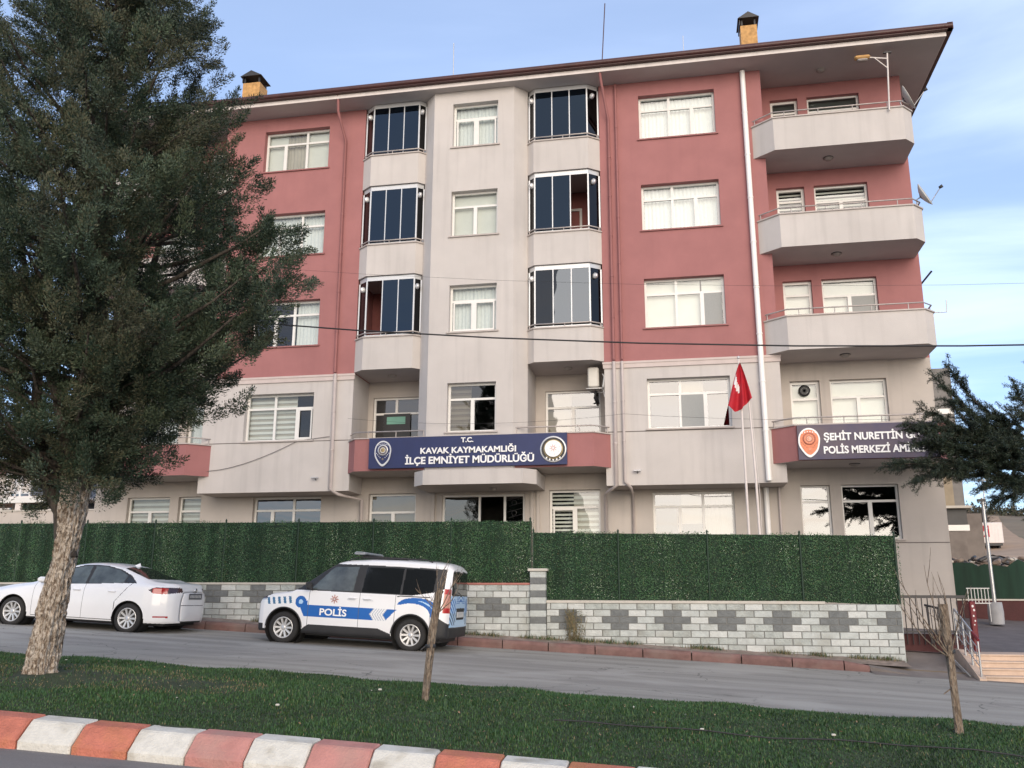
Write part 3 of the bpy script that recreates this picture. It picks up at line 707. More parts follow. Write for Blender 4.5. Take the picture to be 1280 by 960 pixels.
def shield(mb, cx, cz, w, h, y, rim, inner, deco, deco2):
    def pts(k, dy):
        out = []
        for i in range(40):
            t = 2*PI*i/40; xx = math.sin(t); zz = math.cos(t)
            z = zz*(.40 if zz > 0 else .60)*h; x = xx*w/2*(1.0 if zz > 0 else (1.0-abs(zz)**3*.30+.03*math.sin(6*t)))
            out.append((cx+x*k, y-dy, cz+.1*h+z*k))
        return out
    a, b = pts(1, 0), pts(1, .03)
    mb.face(b[::-1], rim)
    for i in range(40): mb.face([a[i], a[(i+1)%40], b[(i+1)%40], b[i]], rim)
    mb.face(pts(.86, .033)[::-1], inner)
    for i in range(16):
        t = 2*PI*i/16; r0, r1 = .10*h, .25*h
        mb.face([(cx+math.cos(t-.09)*r0, y-.036, cz+.13*h+math.sin(t-.09)*r0),(cx+math.cos(t)*r1, y-.036, cz+.13*h+math.sin(t)*r1*.95),(cx+math.cos(t+.09)*r0, y-.036, cz+.13*h+math.sin(t+.09)*r0)], deco)
    mb.lathe([(.17*h,0),(.21*h,0),(.21*h,.008),(.17*h,.008)], deco2, 24, Matrix.Translation((cx, y-.036, cz+.13*h)) @ Matrix.Rotation(PI/2,4,'X'))
    mb.disc((cx, y-.038, cz+.13*h), .11*h, 'y', deco2, 18); mb.disc((cx, y-.040, cz+.13*h), .085*h, 'y', deco, 18)
    # crescent inside a small star plate
    mb.disc((cx-.01*h, y-.042, cz+.13*h), .045*h, 'y', inner, 14); mb.disc((cx+.008*h, y-.044, cz+.13*h), .036*h, 'y', deco, 14)
    for i in range(5):
        t = PI/2+2*PI*i/5
        mb.face([(cx+math.cos(t)*.05*h, y-.036, cz-.22*h+math.sin(t)*.05*h),(cx+math.cos(t+.7)*.02*h, y-.036, cz-.22*h+math.sin(t+.7)*.02*h),(cx+math.cos(t-.7)*.02*h, y-.036, cz-.22*h+math.sin(t-.7)*.02*h)], deco)
    for i in range(6):
        x = cx+(i-2.5)*.12*w; mb.box(x-.012, y-.037, cz+.36*h-abs(i-2.5)*.018*h, x+.012, y-.034, cz+.40*h-abs(i-2.5)*.018*h, rim)
    for s_ in (-1, 1):
        for i in range(4): mb.box(cx+s_*(.10+.05*i)*h-.010, y-.037, cz-(.16-.055*i)*h-.012, cx+s_*(.10+.05*i)*h+.010, y-.034, cz-(.16-.055*i)*h+.012, deco2)

S1 = thing('police_sign', 'long navy sign board with white district police headquarters lettering above the entrance', 'sign', (-5.63,22.98,5.03), 'sign boards on the balconies')
mb = MB(); mb.box(-8.33, 22.955, 5.03, -2.90, 23.03, 5.865, M['navy']); local(mb, S1.location).build('sign_panel', S1)
for a_ in (('T.C.', -5.58, 5.685, .125, .34), ('KAVAK KAYMAKAMLIĞI', -5.56, 5.40, .155, 2.62), ('İLÇE EMNİYET MÜDÜRLÜĞÜ', -5.53, 5.125, .185, 3.52)):
    mb = MB(); text_mesh(mb, a_[0], a_[1], a_[2], a_[3], 22.935, M['letter'], a_[4], .02, 'CENTER', .028)
    local(mb, S1.location).build('text_line', S1)
mb = MB(); shield(mb, -7.92, 5.43, .47, .70, 22.95, M['silver'], M['navy'], M['gold'], M['silver']); local(mb, S1.location).build('shield_emblem', S1)
mb = MB(); R_ = lambda r0, r1, m, d: mb.lathe([(r0,0),(r1,0),(r1,.012),(r0,.012)], m, 32, Matrix.Translation((-3.26, 22.955-d, 5.43)) @ Matrix.Rotation(PI/2,4,'X'))
mb.disc((-3.26,22.945,5.43), .345, 'y', M['black'], 36); R_(.315,.35,M['silver'],.004); R_(.235,.255,M['gold'],.006); mb.disc((-3.26,22.938,5.45), .225, 'y', M['letter'], 30)
for i in range(8):
    t = 2*PI*i/8+.2
    mb.face([(-3.26+math.cos(t-.25)*.03,22.932,5.46+math.sin(t-.25)*.03),(-3.26+math.cos(t)*.12,22.932,5.46+math.sin(t)*.12),(-3.26+math.cos(t+.25)*.03,22.932,5.46+math.sin(t+.25)*.03)], M['red_mark'])
    mb.disc((-3.26+math.cos(t)*.165,22.932,5.46+math.sin(t)*.165), .016, 'y', M['silver'], 8)
for i in range(5):
    t = -PI/2+(i-2)*.33; mb.box(-3.26+math.cos(t)*.285-.018, 22.93, 5.43+math.sin(t)*.285-.022, -3.26+math.cos(t)*.285+.018, 22.936, 5.43+math.sin(t)*.285+.022, M['letter'])
local(mb, S1.location).build('round_emblem', S1)

M['pale_orange'] = mat('pale_orange_emblem', (.75,.42,.30), .5)
S2 = thing('police_sign', 'grey violet sign board with orange shield on the right corner balcony behind the cedar', 'sign', (4.5,22.98,5.0), 'sign boards on the balconies')
mb = MB(); mb.box(2.90, 22.965, 5.0, 6.20, 23.04, 5.87, M['greysign']); local(mb, S2.location).build('sign_panel', S2)
for a_ in (('ŞEHİT NURETTİN GÜ', 3.52, 5.47, .175, 2.24), ('POLİS MERKEZİ AMİRLİĞİ', 3.50, 5.14, .175, 2.62)):
    mb = MB(); text_mesh(mb, a_[0], a_[1], a_[2], a_[3], 22.945, M['letter'], a_[4], .02, 'LEFT', .032)
    local(mb, S2.location).build('text_line', S2)
mb = MB(); shield(mb, 3.17, 5.42, .52, .74, 22.963, M['letter'], M['orange_mark'], M['pale_orange'], M['kerb_red']); local(mb, S2.location).build('shield_emblem', S2)

# --- things hung on the building
A = thing('air_conditioner', 'cream outdoor air conditioner unit on a bracket under the right glazed bay', 'air conditioner', (-2.28,23.95,7.2))
mb = MB(); mb.rbox(-2.40, 23.66, 7.23, -2.10, 24.42, 7.79, .03, M['ac']); local(mb, A.location).build('casing', A)
mb = MB()
mb.lathe([(.17,0),(.2,0),(.2,.015),(.17,.015)], M['tin'], 20, Matrix.Translation((-2.40,24.0,7.51)) @ Matrix.Rotation(-PI/2,4,'Y'))
for q in range(6): mb.box(-.012,-.19,-.008,0,.19,.008,M['tin'], Matrix.Translation((-2.405,24.0,7.51)) @ Matrix.Rotation(q*PI/6,4,'X'))
local(mb, A.location).build('fan_grille', A)
for y_ in (23.7, 24.2):
    mb = MB(); mb.tube([(-1.95,y_,6.95),(-1.99,y_,7.2),(-2.45,y_,7.2)], .02, M['steel'], 6); local(mb, A.location).build('bracket', A)
mb = MB(); mb.tube([(-2.2,24.0,7.2),(-2.25,24.0,7.0),(-2.15,24.05,6.86),(-2.2,24.1,7.05)], .035, M['black'], 8); mb.tube([(-2.0,23.75,7.6),(-1.94,23.6,7.5),(-1.98,23.6,7.2)], .02, M['white'], 6); local(mb, A.location).build('hose', A)

def dish(label, c, aim, r, feed):
    t = thing('satellite_dish', label, 'satellite dish', c, 'satellite dishes on the corner balconies')
    q = Vector(aim).normalized().to_track_quat('Z', 'Y').to_matrix().to_4x4()
    mb = MB(); mb.lathe([(0,-.10),(r*.4,-.085),(r*.75,-.035),(r,.02),(r,.03),(r*.75,-.025),(r*.4,-.075),(0,-.09)], M['ac'], 26, q)
    o = mb.build('dish', t)
    mb = MB(); e = q @ Vector((0,-r*.2,r*1.25)); mb.tube([q @ Vector((0,-r*.9,0)), e], .012, M['steel'], 6); mb.lathe([(0,-.05),(.035,-.05),(.045,.05),(0,.05)], M['tin'], 10, Matrix.Translation(e) @ q); mb.build('feed_arm', t)
    mb = MB(); mb.tube([q @ Vector((0,0,-.1)), q @ Vector((0,0,-.22)), Vector(feed)-Vector(c)], .02, M['steel'], 8)
    for k in range(4): mb.tube([q @ Vector((0,0,-.12)), q @ Vector((r*.5*math.cos(k*PI/2),r*.5*math.sin(k*PI/2),-.06))], .01, M['tin'], 5)
    mb.build('mount', t)
dish('oval satellite dish on the topmost right balcony rail', (6.48,23.45,14.93), (.86,-.35,.35), .36, (6.42,23.55,14.45))
dish('grey satellite dish on the second balcony rail from the top', (6.62,23.45,12.05), (.80,-.45,.38), .34, (6.45,23.55,11.65))
# bracket antennas on the corner
mb = MB(); mb.tube([(6.52,23.5,8.80),(6.85,23.5,8.80),(6.88,23.5,9.12)], .015, M['steel'], 6)
tag(mb.build('antenna_bracket'), 'thin bent metal arm beside the third balcony rail', 'bracket')
mb = MB(); mb.tube([(6.58,24.65,9.93),(6.86,24.4,10.25)], .025, M['tin'], 6)
tag(mb.build('wall_bracket'), 'short dark stub sticking out of the corner wall above the third balcony', 'bracket')
# street lamp head on a pole standing on the top balcony
t = thing('balcony_lamp_pole', 'old lamp head on a thin pole rising from the top right balcony', 'lamp', (5.87,23.05,14.45))
mb = MB(); mb.tube([(5.86,23.0,14.35),(5.96,23.0,16.1)], .022, M['fascia'], 8); mb.box(5.86,22.97,16.06,6.06,23.03,16.1,M['tin']); local(mb, t.location).build('pole', t)
mb = MB(); mb.tube([(5.93,23.0,15.9),(5.45,22.98,15.98)], .02, M['fascia'], 8); mb.tube([(5.92,23.0,15.62),(5.62,22.98,15.94)], .014, M['fascia'], 6); local(mb, t.location).build('arm', t)
mb = MB(); mb.rbox(5.10,22.9,15.94,5.50,23.06,16.04,.03,M['brick_yellow']); mb.rbox(5.16,22.91,15.87,5.44,23.05,15.94,.025,M['lamp_glass']); local(mb, t.location).build('lamp_head', t)
# two small wall lamps / cameras under the sill groove
for x, lab in ((-10.05,'small grey horizontal lamp low on the left wing wall'), (-1.12,'small grey horizontal lamp low on the wall right of the entrance')):
    mb = MB(); mb.rbox(x-.11,23.36,4.86,x+.11,23.44,4.90,.015,M['silver']); mb.tube([(x,23.44,4.87),(x,23.5,4.82)], .012, M['tin'], 6)
    tag(mb.build('wall_lamp'), lab, 'lamp', 'small lamps low on the cream wings')
# antennas on the roof
mb = MB(); mb.tube([(-2.05,26,17.8),(-1.86,26,20.85)], .018, M['gutter'], 6); tag(mb.build('roof_antenna'), 'tall thin leaning mast on the roof above the right glazed bay', 'antenna', 'masts on the roof')
mb = MB(); mb.tube([(-7.27,27,18.0),(-7.28,27,20.7)], .015, M['steel'], 6); tag(mb.build('roof_antenna'), 'short thin mast on the roof above the left glazed bay', 'antenna', 'masts on the roof')
mb = MB(); mb.tube([(.65,27,18.5),(.65,27,20.0)], .012, M['steel'], 6); tag(mb.build('roof_antenna'), 'faint thin mast on the roof left of the right chimney', 'antenna', 'masts on the roof')
# cables on the wall
mb = MB()
pts = [(-13.5,23.47,5.1)]; 
for i in range(9): pts.append((-13.3+i*.33, 23.47, 5.15+.8*(i/8)**1.6))
pts.append((-9.7,23.47,6.05))
mb.tube(pts, .008, M['groove'], 5); tag(mb.build('wall_cable'), 'thin grey cable drooping across the left wing wall', 'cable')
# flag and two flagpoles
F1 = thing('flagpole', 'pale flagpole carrying the red flag in front of the right wing', 'flagpole', (1.55,22.4,.4), 'flagpoles before the right wing')
mb = MB(); mb.tube([(1.56,22.4,.2),(1.55,22.4,4.5),(1.54,22.4,7.5)], [.035,.03,.022], M['fascia'], 8); local(mb, F1.location).build('pole', F1)
mb = MB(); mb.lathe([(0,-.04),(.035,-.02),(.035,.02),(0,.05)], M['silver'], 10, Matrix.Translation((1.54,22.4,7.54))); local(mb, F1.location).build('finial', F1)
F2 = thing('flagpole', 'bare thin flagpole right of the one with the red flag', 'flagpole', (1.80,22.4,.4), 'flagpoles before the right wing')
mb = MB(); mb.tube([(1.82,22.4,.2),(1.79,22.4,4.5),(1.72,22.4,6.9)], [.035,.03,.02], M['fascia'], 8); local(mb, F2.location).build('pole', F2)
mb = MB(); mb.tube([(1.76,22.37,6.8),(1.86,22.37,4.0),(1.84,22.37,2.0)], .006, M['fascia'], 5); local(mb, F2.location).build('halyard', F2)
# drooping flag: a folded surface hanging from the pole top
nu, nv = 26, 22; V = []; mi_ = []
for j in range(nv+1):
    v = j/nv
    for i in range(nu+1):
        u = i/nu*2-1          # -1 left hem ... 1 right hem
        wl = .36*(v**.8)*(1.0 if u < 0 else .62)
        x = 1.56+u*wl+.02*v
        low = 7.40-1.15*v - (.10*v*(1-abs(u+.55)) if u < 0 else 0) + (.22*v*max(0,u))
        if u < -.6: low += .25*v*(-u-.6)
        y = 22.36-.055*math.sin(u*7+v*1.5)*(.3+v)-.02
        V.append((x, y, low))
mb = MB(); fR, fW = [], []
for j in range(nv):
    for i in range(nu):
        a = j*(nu+1)+i; f = (a, a+nu+1, a+nu+2, a+1)
        u = (i+.5)/nu*2-1; v = (j+.5)/nv
        (fW if (-.95 < u < -.25 and .26+.30*(u+1) < v < .50+.22*(u+.9)) else fR).append(f)
mb.raw(V, fR, M['flag_red'], True); mb.raw(V, fW, M['flag_white'], True)
fo = mb.build('flag'); weld(fo); tag(fo, 'limp red flag with a white crescent hanging from the flagpole', 'flag')
# ------------------------------------------------------------------ ground
SL = -.047
def gx(X): return SL*np.clip(X, -30., 14.)
HY = [(-400,-.3),(-60,-.1),(-8,0),(7.47,0),(7.9,.26),(9.7,.40),(11.3,.42),(11.8,.365),(17.1,.387),(19.1,.42),(19.25,.57),(19.9,.645),(20.0,.68),(24,.95),(27.4,1.45),(29,2.0),(60,4.6),(95,7.0),(125,11.0),(160,16.2),(200,17.0),(900,22.)]
def gz(X, Y):
    return gx(np.asarray(X, float)) + np.interp(Y, [p[0] for p in HY], [p[1] for p in HY])
def sheet(name, xs, ys, fn, m, lab=None, smooth=True, kind='structure'):
    X, Y = np.meshgrid(xs, ys); Z = fn(X, Y)
    V = np.stack([X.ravel(), Y.ravel(), Z.ravel()], 1).tolist(); nx = len(xs)
    F = [(j*nx+i, j*nx+i+1, (j+1)*nx+i+1, (j+1)*nx+i) for j in range(len(ys)-1) for i in range(nx-1)]
    mb = MB(); mb.raw(V, F, m, smooth); o = mb.build(name); tag(o, lab, kind=kind)
    return o
xs = np.concatenate([np.linspace(-700,-40,14), np.linspace(-38,-18,8), np.linspace(-17,16,70), np.linspace(18,80,32), np.linspace(90,700,14)])
ys = np.concatenate([np.linspace(-400,-10,10), np.linspace(-5,7,4), [7.6,8,9,10,11,11.6,12,14,16,18,19,19.3,19.9,20.2,21,22,24,26,27,28], np.linspace(30,200,60), np.linspace(220,900,12)])
def gfn(X, Y):
    z = gz(X, Y) - np.where(Y < 28, .08, 0)
    far = np.clip((Y-28)/20, 0, 1)
    bumps = np.sin(X*.21+Y*.07)*.25+np.sin(X*.53-Y*.31)*.12+np.sin(Y*.9+X*.2)*.05
    return z+bumps*far - np.where((Y > 28), np.clip((-X-5)/20, 0, 1)*np.clip((Y-28)/60,0,1)*3., 0)
sheet('ground', xs, ys, gfn, M['terrain'], 'bare brown ground rising to a low hill behind the building')
rx = np.linspace(-60, 45, 106)
sheet('near_road', rx, np.linspace(-14, 7.5, 12), lambda X,Y: gz(X,Y)+.0, M['asphalt_near'], 'grey asphalt of the near road')
sheet('road', rx, np.linspace(11.7, 19.15, 16), lambda X,Y: gx(X)+np.interp(Y,[11.7,17.1,19.15],[.365,.387,.42]), M['asphalt'], 'grey asphalt road behind the lawn')
sheet('road_line', np.linspace(-40,30,71), [7.13,7.24], lambda X,Y: gz(X,Y)+.004, M['paintline'], 'worn white edge line on the near road')
def lawnz(X, Y):
    X = np.asarray(X, float); Y = np.asarray(Y, float)
    return gx(X)+np.interp(Y,[7.8,8.1,9.7,11.0,11.5,11.78],[.24,.285,.41,.42,.40,.37])+.012*np.sin(X*2.3+Y*1.7)+.01*np.sin(X*5.1-Y*3.3)
sheet('lawn_ground', np.linspace(-30,22,260), np.linspace(7.8,11.78,24), lawnz, M['lawn_soil'], 'dark soil of the lawn strip')
sheet('verge', np.linspace(-30,4.25,120), np.linspace(19.22,19.95,6), lambda X,Y: gx(X)+np.interp(Y,[19.22,19.95],[.555,.645])+.008*np.sin(X*9+Y*5), M['soil'], 'dry soil strip under the block wall')
sheet('driveway', np.linspace(3.45,16,26), np.linspace(18.6,20.7,10), lambda X,Y: gx(X)+np.interp(Y,[18.6,18.95,20.0,20.7],[.412,.426,.62,.80]), M['concrete'], 'brownish concrete ramp between road and yard')
sheet('yard', np.linspace(4.3,18,22), np.linspace(20.6,28,16), lambda X,Y: gx(X)+np.interp(Y,[20.6,21,27.4,28],[.80,.84,1.5,1.52])+.0, M['paving'], 'dark paved yard behind the steps')

# near kerb, painted red and white
mb = MB()
i = -26
while -5.88+.543*i < 14:
    a = -5.88+.543*i+.006; b = a+.531; j = (i*7919) % 5
    m = M['kerb_white'] if i % 2 == 0 else (M['kerb_pink'] if j in (0,2) else M['kerb_red'])
    prof = [(7.47,-.10),(7.47,.085),(7.485,.105),(7.62,.235),(7.645,.25),(7.84,.262),(7.84,-.1)]
    V = []; jz = rng.uniform(-.006,.006); jy = rng.uniform(-.006,.006)
    for x in (a, a+.012, b-.012, b):
        k = .010 if x in (a, b) else 0
        for q, (y, z) in enumerate(prof):
            V.append((x, y+jy+(k if q < 5 else 0), z+jz+SL*x-(k if 1 < q < 6 else 0)))
    n = len(prof); F = [tuple(range(n)), tuple(range(4*n-1,3*n-1,-1))]
    for s in range(3):
        for q in range(n): F.append((s*n+q, (s+1)*n+q, (s+1)*n+(q+1)%n, s*n+(q+1)%n))
    mb.raw(V, F, m); i += 1
for x in np.arange(-20,14,.2): pass
mb.box(-20.3, 7.50, -.3, 14, 7.80, -.25, M['mortar'])
V = [(-20,7.49,-.1+.94),(14,7.49,-.1-.658),(14,7.60,.185-.658),(-20,7.60,.185+.94),(14,7.80,.235-.658),(-20,7.80,.235+.94)]
mb.raw(V, [(0,1,2,3),(3,2,4,5)], M['mortar'])
tag(mb.build('kerb'), 'red and white painted kerb along the near edge of the lawn', kind='structure')
# far kerb
mb = MB(); x = -30.
while x < 3.35:
    b = min(x+.96, 3.45); zb = .40; M4 = None; V = []
    for xx in (x+.006, b-.006):
        base = SL*xx+.40; top = .60-(.0 if xx < 3.2 else .06)
        for y, z in ((19.08,-.1),(19.08,.13),(19.10,top-.40-.02),(19.13,top-.40),(19.25,top-.40),(19.25,-.1)): V.append((xx,y,base+z))
    mb.raw(V, [(5,4,3,2,1,0),(6,7,8,9,10,11)]+[(q,6+q,6+(q+1)%6,(q+1)%6)[::-1] for q in range(6)], M['kerb_far']); x += .97
mb.raw([(3.45,19.08,.2),(4.15,18.9,.16),(4.15,19.3,.30),(3.45,19.3,.40),(3.45,19.08,.36),(4.15,18.9,.235)], [(0,1,5,4),(4,5,2,3)], M['concrete'])
tag(mb.build('far_kerb'), 'dull red kerb along the far side of the road', kind='structure')

# ------------------------------------------------------------------ block wall
def block_wall(mb, xa, xb, ztop, nrows, yf, pat, bl=.3735, rh=.139, x_off=0.):
    mb.box(xa, yf+.012, ztop-nrows*rh, xb, yf+.22, ztop, M['mortar'])
    for r in range(nrows):
        z1 = ztop-r*rh-.005; z0 = z1-rh+.010
        k = math.floor((xa-x_off)/bl)-1
        while True:
            a = x_off+k*bl+(bl/2 if r % 2 else 0); b = a+bl
            if a > xb: break
            if b > xa+.03:
                aa, bb = max(a, xa)+.006, min(b, xb)-.006
                if bb-aa > .03:
                    d = rng.uniform(0,.006)
                    m = M['blk_grey'] if pat(r, k, (a+b)/2) else M[rng.choice(['blk_white','blk_white','blk_white2','blk_white3'])]
                    mb.raw([(aa,yf+.02,z0),(bb,yf+.02,z0),(bb,yf+.02,z1),(aa,yf+.02,z1),(aa+.006,yf-d,z0+.005),(bb-.006,yf-d,z0+.005),(bb-.006,yf-d,z1-.005),(aa+.006,yf-d,z1-.005)],
                           [(4,5,6,7),(0,1,5,4),(1,2,6,5),(2,3,7,6),(3,0,4,7)], m)
            k += 1
YW = 19.90
wl = thing('block_wall', 'pale and grey block wall left of the block pillar, behind the parked cars', 'wall', (-10,20,.6), 'block walls along the street')
def patL(r, k, x):
    rr = r if x < -7.3 else r-2
    if rr not in (0,1,2): return False
    q = k % 3
    return (q == 0) if rr != 1 else q in (0,2)
mb = MB(); block_wall(mb, -26, -3.36, 1.915, 12, YW, patL, x_off=.10); local(mb, wl.location).build('masonry', wl)
mb = MB(); mb.box(-26, YW-.02, 1.915, -8.3, YW+.24, 1.96, M['cap']); mb.box(-8.3, YW-.021, 1.915, -3.36, YW+.241, 1.955, M['cap_red']); local(mb, wl.location).build('coping', wl)
wr = thing('block_wall', 'pale block wall with grey cross pattern right of the block pillar', 'wall', (1,20,.5), 'block walls along the street')
def patR(r, k, x):
    if r not in (1,2,3): return False
    q = k % 3
    return (q == 0) if r != 2 else q in (0,1)
mb = MB(); block_wall(mb, -3.0, 4.30, 1.53, 9, YW, patR, x_off=-1.51-.28)
mb.box(4.288, YW+.0, .3, 4.30, YW+.22, 1.53, M['blk_white']); local(mb, wr.location).build('masonry', wr)
mb = MB(); mb.box(-3.0, YW-.02, 1.53, 2.82, YW+.24, 1.585, M['cap']); local(mb, wr.location).build('coping', wr)
pl = thing('block_pillar', 'short pillar of alternating pale and grey blocks between the two wall sections', 'pillar', (-3.18,20,.6))
mb = MB()
for r in range(12):
    z1 = 2.20-r*.139; mb.rbox(-3.355, YW-.08, z1-.134, -3.005, YW+.27, z1, .008, M['blk_grey'] if r % 2 and r < 9 else M['blk_white'])
mb.box(-3.345, YW-.07, .5, -3.015, YW+.26, 2.2, M['mortar']); local(mb, pl.location).build('shaft', pl)
mb = MB(); mb.rbox(-3.40, YW-.12, 2.205, -2.96, YW+.31, 2.262, .008, M['cap']); local(mb, pl.location).build('cap', pl)

# ------------------------------------------------------------------ artificial hedge fence
LEAF = [mat('fence_leaf_green', (.042,.110,.040), .5, var=.35, vscale=2.0), mat('fence_leaf_dark', (.028,.080,.035), .5, var=.3, vscale=2.0),
        mat('fence_leaf_bright', (.06,.125,.04), .5, var=.3, vscale=3.0), mat('fence_leaf_dry', (.10,.085,.035), .6, var=.3), mat('fence_leaf_pale', (.34,.40,.30), .5, var=.3)]
nprng = np.random.default_rng(5)
def leaves_mesh(name, P, N, size, mi, mats, parent=None, up=None, aspect=.55, loc=(0,0,0)):
    """P (n,3) positions, N (n,3) facing; builds n two-triangle leaves with a slight fold"""
    n = len(P); N = N/np.linalg.norm(N,axis=1,keepdims=True)
    a = up if up is not None else nprng.normal(size=(n,3))
    T = a-N*np.sum(a*N,1,keepdims=True); T /= np.linalg.norm(T,axis=1,keepdims=True)+1e-9
    S = np.cross(N,T); L = size[:,None]; Wd = L*aspect
    P = P-np.array(loc)
    v0 = P-T*L*.5; v1 = P+S*Wd*.5+N*Wd*.12; v2 = P+T*L*.5; v3 = P-S*Wd*.5+N*Wd*.12
    V = np.stack([v0,v1,v2,v3],1).reshape(-1,3)
    me = bpy.data.meshes.new(name)
    me.vertices.add(4*n); me.vertices.foreach_set('co', V.ravel().astype(np.float32))
    me.loops.add(6*n); me.polygons.add(2*n)
    b = np.arange(n)[:,None]*4; idx = np.concatenate([b+0,b+1,b+2,b+0,b+2,b+3],1).ravel()
    me.loops.foreach_set('vertex_index', idx.astype(np.int32))
    me.polygons.foreach_set('loop_start', (np.arange(2*n)*3).astype(np.int32)); me.polygons.foreach_set('loop_total', np.full(2*n,3,np.int32))
    for m in mats: me.materials.append(m)
    me.polygons.foreach_set('material_index', np.repeat(mi,2).astype(np.int32))
    me.update(calc_edges=True); me.validate()
    o = bpy.data.objects.new(name, me); COL.objects.link(o); o.location = (0,0,0) if parent else loc
    if parent: o.parent = parent
    return o
def hedge(label, xa, xb, zb, zt, panels, y=19.98, dens=3000, loc=None):
    t = thing('hedge_fence', label, 'fence', loc or ((xa+xb)/2, y, zb(xa)), 'leaf screen fences on the block walls')
    loc = tuple(t.location)
    edges = np.linspace(xa, xb, panels+1)
    for k in range(panels):
        a, b = edges[k], edges[k+1]
        bk = MB(); bk.raw([(a,y+.02,zb(a)),(b,y+.02,zb(b)),(b,y+.02,zt(b)-.02),(a,y+.02,zt(a)-.02),(a,y+.035,zb(a)),(b,y+.035,zb(b)),(b,y+.035,zt(b)-.02),(a,y+.035,zt(a)-.02)],
                 [(0,1,2,3),(5,4,7,6),(3,2,6,7)], M['mesh_dark'])
        o = local(bk, loc).build('leaf_screen', t)
        n = int((b-a)*1.5*dens); X = nprng.uniform(a, b, n); v = nprng.uniform(0,1,n)
        z0 = np.array([zb(x) for x in (a,b)]); z1 = np.array([zt(x) for x in (a,b)]); f = (X-a)/(b-a)
        Z = (z0[0]+(z0[1]-z0[0])*f)*(1-v)+(z1[0]+(z1[1]-z1[0])*f)*v + nprng.normal(0,.008,n)
        tuft = nprng.random(n) < .02; Z = np.where(tuft & (v > .97), Z+.045, Z); Z = Z + np.where(v > .9, .022*np.sin(X*2.3+k)+.012*np.sin(X*7.1), 0)
        seam = (np.abs(X-a) < .03) | (np.abs(X-b) < .03) | (np.abs((X-a)/(b-a)-.5) < .008); X = np.where(seam & (nprng.random(n) < .6), X+.05, X)
        P = np.stack([X, y-nprng.uniform(.0,.035,n)+.01+.016*np.sin(X*9+np.sin(X*2.3)*2)+.012*np.sin(X*21), Z],1)
        N = nprng.normal(0,.45,(n,3)); N[:,0] -= .45*np.cos(X*9+np.sin(X*2.3)*2); N[:,1] -= 1.1
        q = np.sin(X*1.9+k*2.1)+np.sin(X*4.3+Z*1.5)+.6*np.sin(Z*5.+X*.7)  # patches of paler leaf
        r = nprng.random(n); patch = np.clip((q-.8)*.30, 0, .5)
        fd = [.30,.48,.36,.55][k % 4]; mi = np.where(r < fd, 0, np.where(r < .84, 1, np.where(r < .93, 2, np.where(r < .955, 3, 0))))
        mi = np.where(nprng.random(n) < patch*.7, 2, mi); mi = np.where(nprng.random(n) < patch*.20+.004, 4, mi)
        lf = leaves_mesh('leaves', P, N, nprng.uniform(.018,.034,n), mi, LEAF, o, loc=loc)
    for x in list(edges):
        p = MB(); xx = min(max(x, xa+.03), xb-.03); p.tube([(xx,y+.0,zb(xx)-.1),(xx,y+.0,zt(xx)+.03)], .022, M['post_green'], 6); p.lathe([(.03,0),(.0,.05)], M['post_green'], 6, Matrix.Translation((xx,y+.0,zt(xx)+.03)))
        local(p, loc).build('post', t)
    return t
hedge('long green leaf screen fence on the left block wall behind both cars', -18.2, -3.34, lambda x: 1.96, lambda x: 3.33-.0074*(x+3.36), 8)
hedge('green leaf screen fence on the right block wall, its top lower than the left one', -3.33, 4.33, lambda x: 1.59 if x < 2.7 else 1.50, lambda x: 3.075-.0175*(x+3.33), 4)

# weeds along the wall foot
def tuft_points(n, x0, x1, y0, y1, zf): 
    X = nprng.uniform(x0,x1,n); Y = nprng.uniform(y0,y1,n); return X, Y, zf(X,Y)
def blades(name, X, Y, Z, h, mats, mi, lean=.35, w=.006, label=None, kind='stuff'):
    n = len(X); th = nprng.uniform(0,2*PI,n); D = np.stack([np.cos(th),np.sin(th),np.zeros(n)],1)
    S = np.stack([-np.sin(th),np.cos(th),np.zeros(n)],1)
    ln = nprng.uniform(.1,1,n)[:,None]*lean*h[:,None]; P = np.stack([X,Y,Z],1)
    mid = P+D*ln*.35+np.array([0,0,1])*h[:,None]*.6; tip = P+D*ln+np.array([0,0,1])*h[:,None]
    V = np.stack([P-S*w, P+S*w, mid+S*w*.7, mid-S*w*.7, tip],1).reshape(-1,3)
    me = bpy.data.meshes.new(name); me.vertices.add(5*n); me.vertices.foreach_set('co', V.ravel().astype(np.float32))
    me.loops.add(7*n); me.polygons.add(2*n); b = np.arange(n)[:,None]*5
    me.loops.foreach_set('vertex_index', np.concatenate([b,b+1,b+2,b+3,b+3,b+2,b+4],1).ravel().astype(np.int32))
    st = np.stack([np.arange(n)*7, np.arange(n)*7+4],1).ravel(); tt = np.tile([4,3],n)
    me.polygons.foreach_set('loop_start', st.astype(np.int32)); me.polygons.foreach_set('loop_total', tt.astype(np.int32))
    for m in mats: me.materials.append(m)
    me.polygons.foreach_set('material_index', np.repeat(mi,2).astype(np.int32)); me.update(calc_edges=True); me.validate()
    o = bpy.data.objects.new(name, me); COL.objects.link(o); tag(o, label, kind=kind); return o
GR = [mat('grass_green', (.036,.092,.024), .6, var=.3, vscale=.9), mat('grass_dark', (.020,.056,.017), .6, var=.3, vscale=.9), mat('grass_bright', (.075,.12,.03), .6, var=.3, vscale=2), mat('grass_dry', (.20,.16,.085), .8, var=.3, vscale=3)]
n = 210000
X = nprng.uniform(-11.5, 5.5, n); Y = 7.86+nprng.beta(1,1.15,n)*3.95
d = np.hypot((X+6.7)/1.9, (Y-9.75)/.75)
noi = np.sin(X*3.1+Y*2.2)*.5+np.sin(X*7.3-Y*5.1)*.3+np.sin(X*1.3-Y*4.)*.4
